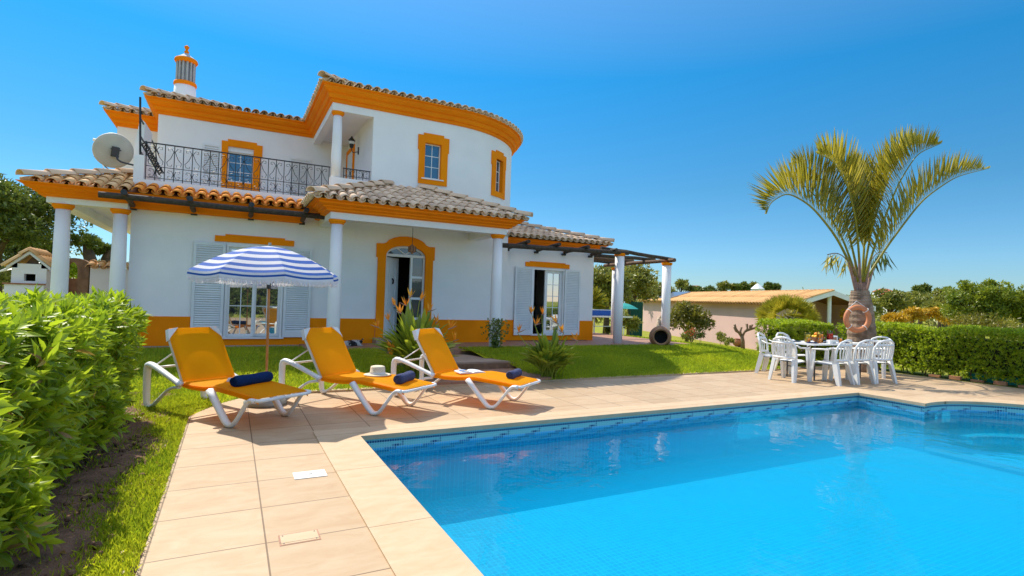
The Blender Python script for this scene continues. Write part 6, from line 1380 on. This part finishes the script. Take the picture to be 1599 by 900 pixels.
tree_px('round_bush', 'big round green bush above the right hedge', 1533, 480, 50, 37, 23, 'bush', 150, 110, .13, trunk=.2, seed=101, cs=.2, shell=.8, cat='bush')
tree_px('round_bush', 'big round bush cut off by the right edge of the picture', 1608, 484, 34, 34, 22, 'bush', 100, 100, .13, trunk=.2, seed=102, cs=.22, shell=.8, cat='bush')
gen_shrub('shrub', 'dry brownish undergrowth below the big round bush', 1530, 505, 50, 10, 21.5, 'cit', .12, 103, 30, 40)
# scrubby wood on the hill slopes
n = 150; PP = []; NN = []; TT = []; gg = np.random.default_rng(77)
for i in range(n):
    az = gg.uniform(-.75, 1.35); dd = gg.uniform(48, 150); x, y = dd*math.sin(az+.1), dd*math.cos(az+.1); R = gg.uniform(.8, 1.9)*(1+dd/240)
    P, N, T = crownpts((x, y, zt(x, y)+R*.55), (R*1.5, R*1.5, R*.8), 9, 44, seed=200+i, cs=.42, shell=.6); PP.append(P); NN.append(N); TT.append(T)
P = np.concatenate(PP); N = np.concatenate(NN); leafmesh('far_scrub', P, N+gg.normal(0, .5, N.shape), gg.normal(0, 1, N.shape)+[0, 0, 1.5], .5, .28, np.concatenate(TT)+gg.random(len(P))*.5, 'olive', None, (0, 60, 0), label='mass of grey-green scrub and trees covering the low hills', cat='scrub', kind='stuff')
# far houses
def farhouse(px_, py_, w, h, D, label, roofm='terr', hip=True, wm='wall'):
    c = atD(px_, py_, D); r = root('far_house', label, 'house', (c[0], c[1], c[2]-2.5)); hw = w*D/F/2; H = h*D/F; ax = np.array([r2[0], r2[1]]); ax /= np.linalg.norm(ax); ay = np.array([-ax[1], ax[0]])
    def P(u, v, z): q_ = c[:2]+ax*u+ay*v; return (q_[0], q_[1], c[2]+z)
    g = G(); v = [P(-hw, -hw*.6, -3), P(hw, -hw*.6, -3), P(hw, hw*.6, -3), P(-hw, hw*.6, -3), P(-hw, -hw*.6, 0), P(hw, -hw*.6, 0), P(hw, hw*.6, 0), P(-hw, hw*.6, 0)]; g.add(v, [(4, 5, 6, 7), (0, 1, 5, 4), (1, 2, 6, 5), (2, 3, 7, 6), (3, 0, 4, 7)]); g.build('wall', wm, r)
    o = 1.08; g = G(); g.add([P(-hw*o, -hw*.65, 0), P(hw*o, -hw*.65, 0), P(hw*o, hw*.65, 0), P(-hw*o, hw*.65, 0), P(-hw*.4, 0, H), P(hw*.4, 0, H)], [(0, 1, 5, 4), (1, 2, 5), (2, 3, 4, 5), (3, 0, 4)]); g.build('roof', roofm, r)
    g = G()
    for u in (-.5, .1, .6): g.add([P(hw*u, -hw*.61, -1.6), P(hw*(u+.18), -hw*.61, -1.6), P(hw*(u+.18), -hw*.61, -.5), P(hw*u, -hw*.61, -.5)], [(0, 1, 2, 3)])
    g.build('window', 'glassb', r); return r
M['redroof'] = mat('red_roof', (.50, .13, .05), (.40, .10, .04), rough=.8)
farhouse(1398, 462, 38, 7, 75, 'white house with a bright red roof on the far slope right of the palm', 'redroof'); farhouse(1380, 456, 26, 5, 78, 'upper red-roofed house block behind, nearest to the palm crown', 'redroof')
farhouse(1087, 451, 20, 5, 95, 'small brownish roofed house on the skyline behind the outbuilding', 'terr', wm='pink'); farhouse(1228, 455, 22, 1.5, 80, 'low flat-roofed white house on the skyline at the right of the outbuilding ridge', 'wall')
c = atD(1183, 452, 70); g = G(); g.lathe([(.7, -3), (.7, 0), (.85, .05), (.1, .75)], c, 8); g.build('far_chimney', 'wall', org=tuple(c), label='small white peaked chimney showing over the outbuilding ridge', cat='chimney')
# ------------------------------------------------------------------ left side: barbecue, arch, wall, clothes airer
bb = root('barbecue_oven', 'white masonry barbecue oven with a small tiled gable roof at the far left', 'barbecue', (-4.0, 16.3, 0)); Yb = 16.0
def bx_(x): return atY(x, 440, Yb)[0]
def bz_(x, y): return atY(x, y, Yb)[2]
x0, x1 = bx_(17), bx_(72); zsd = bz_(72, 420); zap = bz_(48, 397); xm = (x0+x1)/2; zl = bz_(45, 443)
g = G(); op0, op1 = bx_(37), bx_(55); oz0, oz1 = bz_(46, 439), bz_(46, 428)
wall_grid(g, 'x', Yb, Yb+.15, x0, x1, 0, zl+.45, [(op0, op1, oz0, oz1), (bx_(33), bx_(53), bz_(45, 480), bz_(45, 452))]); g.box(x1-.1, x1, Yb+.151, Yb+1.0, 0, zsd); g.box(x0, x0+.1, Yb+.151, Yb+1.0, 0, zsd); g.box(x1-.1, x1, Yb-.0, Yb+.15, zl+.451, zsd); g.box(x0, x0+.1, Yb, Yb+.15, zl+.451, zsd); g.box(x0-.07, x1-.0, Yb-.14, Yb-.001, 0, zl-.03); g.build('wall', 'wall', bb)
g = G(); g.box(x0-.1, x1+.0, Yb-.17, Yb-.0015, zl-.028, zl+.005); g.build('shelf', 'terr', bb)
g = G(); g.prism([(x0+.1, zl+.45), (x1-.1, zl+.45), (x1-.1, zsd), (xm, zap-.05), (x0+.1, zsd)], Yb+.2, Yb+.25, 'xz'); g.build('brick_back', 'stone', bb); g = G(); g.box(x0+.12, x1-.12, Yb+.4, Yb+.45, .2, zl+.45); g.build('oven_inside', 'dark', bb)
g = G(); 
for (xa, za, xb_, zb_) in ((x0-.08, zsd-.04, xm, zap), (xm, zap, x1+.08, zsd-.04)): 
    for yy, t in ((Yb-.05, .07),): g.prism([(xa, za), (xb_, zb_), (xb_, zb_+t), (xa, za+t)], yy, yy+.1, 'xz')
g.build('gable_trim', 'white', bb)
g = G(); sl2 = (zap-zsd+.04)/(xm-x0+.08)
tile_plane(g, (x1+.1, Yb-.02), (x1+.1, Yb+1.1), (-1, 0), zsd-.0, sl2, lambda s, L: xm-x0+.1, sp=.2); tile_plane(g, (x0-.1, Yb+1.1), (x0-.1, Yb-.02), (1, 0), zsd-.0, sl2, lambda s, L: xm-x0+.1, sp=.2); g.build('roof', 'tile2', bb, smooth=True)
g = G(); Ya = 18.; ax0, ax1 = atY(92, 440, Ya)[0], atY(138, 440, Ya)[0]; zc_ = atY(115, 403, Ya)[2]; zs_ = atY(138, 414, Ya)[2]; zi = atY(115, 409, Ya)[2]; zl_ = atY(115, 435, Ya)[2]; w_ = .24
cxa = (ax0+ax1)/2; hw_ = (ax1-ax0)/2; out_ = [(ax0, 0), (ax0, zs_)]+[(cxa-hw_*math.cos(a), zs_+(zc_-zs_)*math.sin(a)) for a in np.linspace(0.15, math.pi-.15, 11)]+[(ax1, zs_), (ax1, 0)]; inn = [(ax0+w_*.6, 0), (ax0+w_*.6, zs_-.12)]+[(cxa-w_*.25-(hw_-w_*.8)*math.cos(a), zs_-.12+(zi-zs_+.12)*math.sin(a)) for a in np.linspace(0.15, math.pi-.15, 11)]+[(ax1-w_, zs_-.12), (ax1-w_, 0)]
n = len(out_); vs = [(x, y, z) for y in (Ya, Ya+.3) for x, z in out_]+[(x, y, z) for y in (Ya, Ya+.3) for x, z in inn]; fs = []
for k in range(n-1): fs += [(k, k+1, 2*n+k+1, 2*n+k), (n+k, 3*n+k, 3*n+k+1, n+k+1), (k, n+k, n+k+1, k+1), (2*n+k, 2*n+k+1, 3*n+k+1, 3*n+k)]
g.add(vs, fs); ga = g.build('stone_arch', 'stone', org=(cxa, Ya, 0), label='brown stone archway with a half-height panel behind the first white column', cat='arch')
g = G(); g.box(ax0+w_*.6, ax1-w_, Ya+.1, Ya+.2, 0, zl_); M['rust'] = mat('rusty_panel', (.30, .15, .08), (.19, .09, .05), rough=.8, scale=4, bump=.3); g.build('gate_panel', 'rust', ga)
g = G(); wx0, wx1 = atY(140, 440, 18)[0], atY(200, 440, 18)[0]; g.box(wx0, wx1, 18, 18.3, 0, atY(160, 419, 18)[2]); gw = g.build('garden_wall', 'wall', org=(wx0, 18, 0), label='short white garden wall capped with three clay tiles, right of the stone arch', cat='wall')
g = G(); tile_plane(g, (wx0, 17.93), (wx0+1.2, 17.93), (0, 1), atY(160, 419, 18)[2]-.02, .35, lambda s, L: .42, sp=.19, L=.44); g.build('tile_cap', 'tile2', gw, smooth=True)
ca_ = root('clothes_airer', 'white rotary clothes airer arms reaching in from the left edge', 'clothes airer', atD(-8, 470, 13)); g = G(); a = atD(-6, 426, 13); g.tube([(a[0], a[1], .0), a], .025, 6); g.build('pole', 'plastic', ca_); g = G()
for e in ((62, 411), (42, 412), (40, 406), (-60, 405)): g.tube([a, atD(*e, 13+(e[0] % 3)*.5)], .012, 5)
g.build('arms', 'plastic', ca_)
# ------------------------------------------------------------------ grass
def grass(name, label, pts, h, w, **k):
    P = np.asarray(pts); n = len(P); D = rng.normal(0, .38, (n, 3)); D[:, 2] = 1; 
    patch = .5+.5*np.sin(P[:, 0]*2.3+np.sin(P[:, 1]*1.7)*2)*np.sin(P[:, 1]*1.9+1)
    T = patch*.4+rng.random(n)*.6
    leafmesh(name, P, D, rng.normal(0, 1, (n, 3)), h*rng.uniform(.5, 1.3, n), w, T, 'grassm', None, (0, 8, 0), curl=.3, label=label, cat='grass', kind='stuff')
def sample(n, x0, x1, y0, y1, test):
    x = rng.uniform(x0, x1, n); y = rng.uniform(y0, y1, n); keep = np.array([bool(test(a, b)) for a, b in zip(x, y)]); x, y = x[keep], y[keep]; return np.stack([x, y, gz(x, y)+.008], 1)
def near_t(x, y):
    if y > 9.4: return False
    e = -.40 if y < 7.6 else 99
    if not in_lawn(x, y): return x > -1.15 and x < -.38 and y < 9 and not on_deck(x, y) and random.random() < .10
    thin = 1 if x > soil_x(y)+.12 else .35
    return random.random() < thin
def near2(x, y): return near_t(x, y) or (-.42 < x < -.385 and y < 7.3)
grass('near_grass', 'short grass growing on the strip between the hedge bed and the paving', sample(52000, -1.3, -.36, 1.8, 9.4, near_t), .05, .006)
grass('lawn_grass', 'mown grass covering the lawn around the paving', np.concatenate([sample(60000, -3, 4, 8.0, 12.6, in_lawn), sample(100000, 4, 14, 8.7, 12.2, in_lawn), sample(40000, 12, 22, 9.6, 20, in_lawn)]), .065, .011)
n = 420; x = rng.uniform(-1.9, .1, n); y = rng.uniform(1.8, 9, n); x = np.where(x > -.42, x-.9, x); P = np.stack([x, y, gz(x, y)+.035], 1)
leafmesh('fallen_leaves', P, rng.normal(0, 1, (n, 3))*[1, 1, .15], rng.normal(0, .3, (n, 3))+[0, 0, 1], rng.uniform(.03, .08, n), .022, rng.random(n), 'dryleaf', None, (-.8, 5, 0), label='dry brown leaves scattered over the soil and grass under the left hedge', cat='fallen leaves', kind='stuff')
for o in list(bpy.data.objects):
    if '_org' in o: del o['_org']
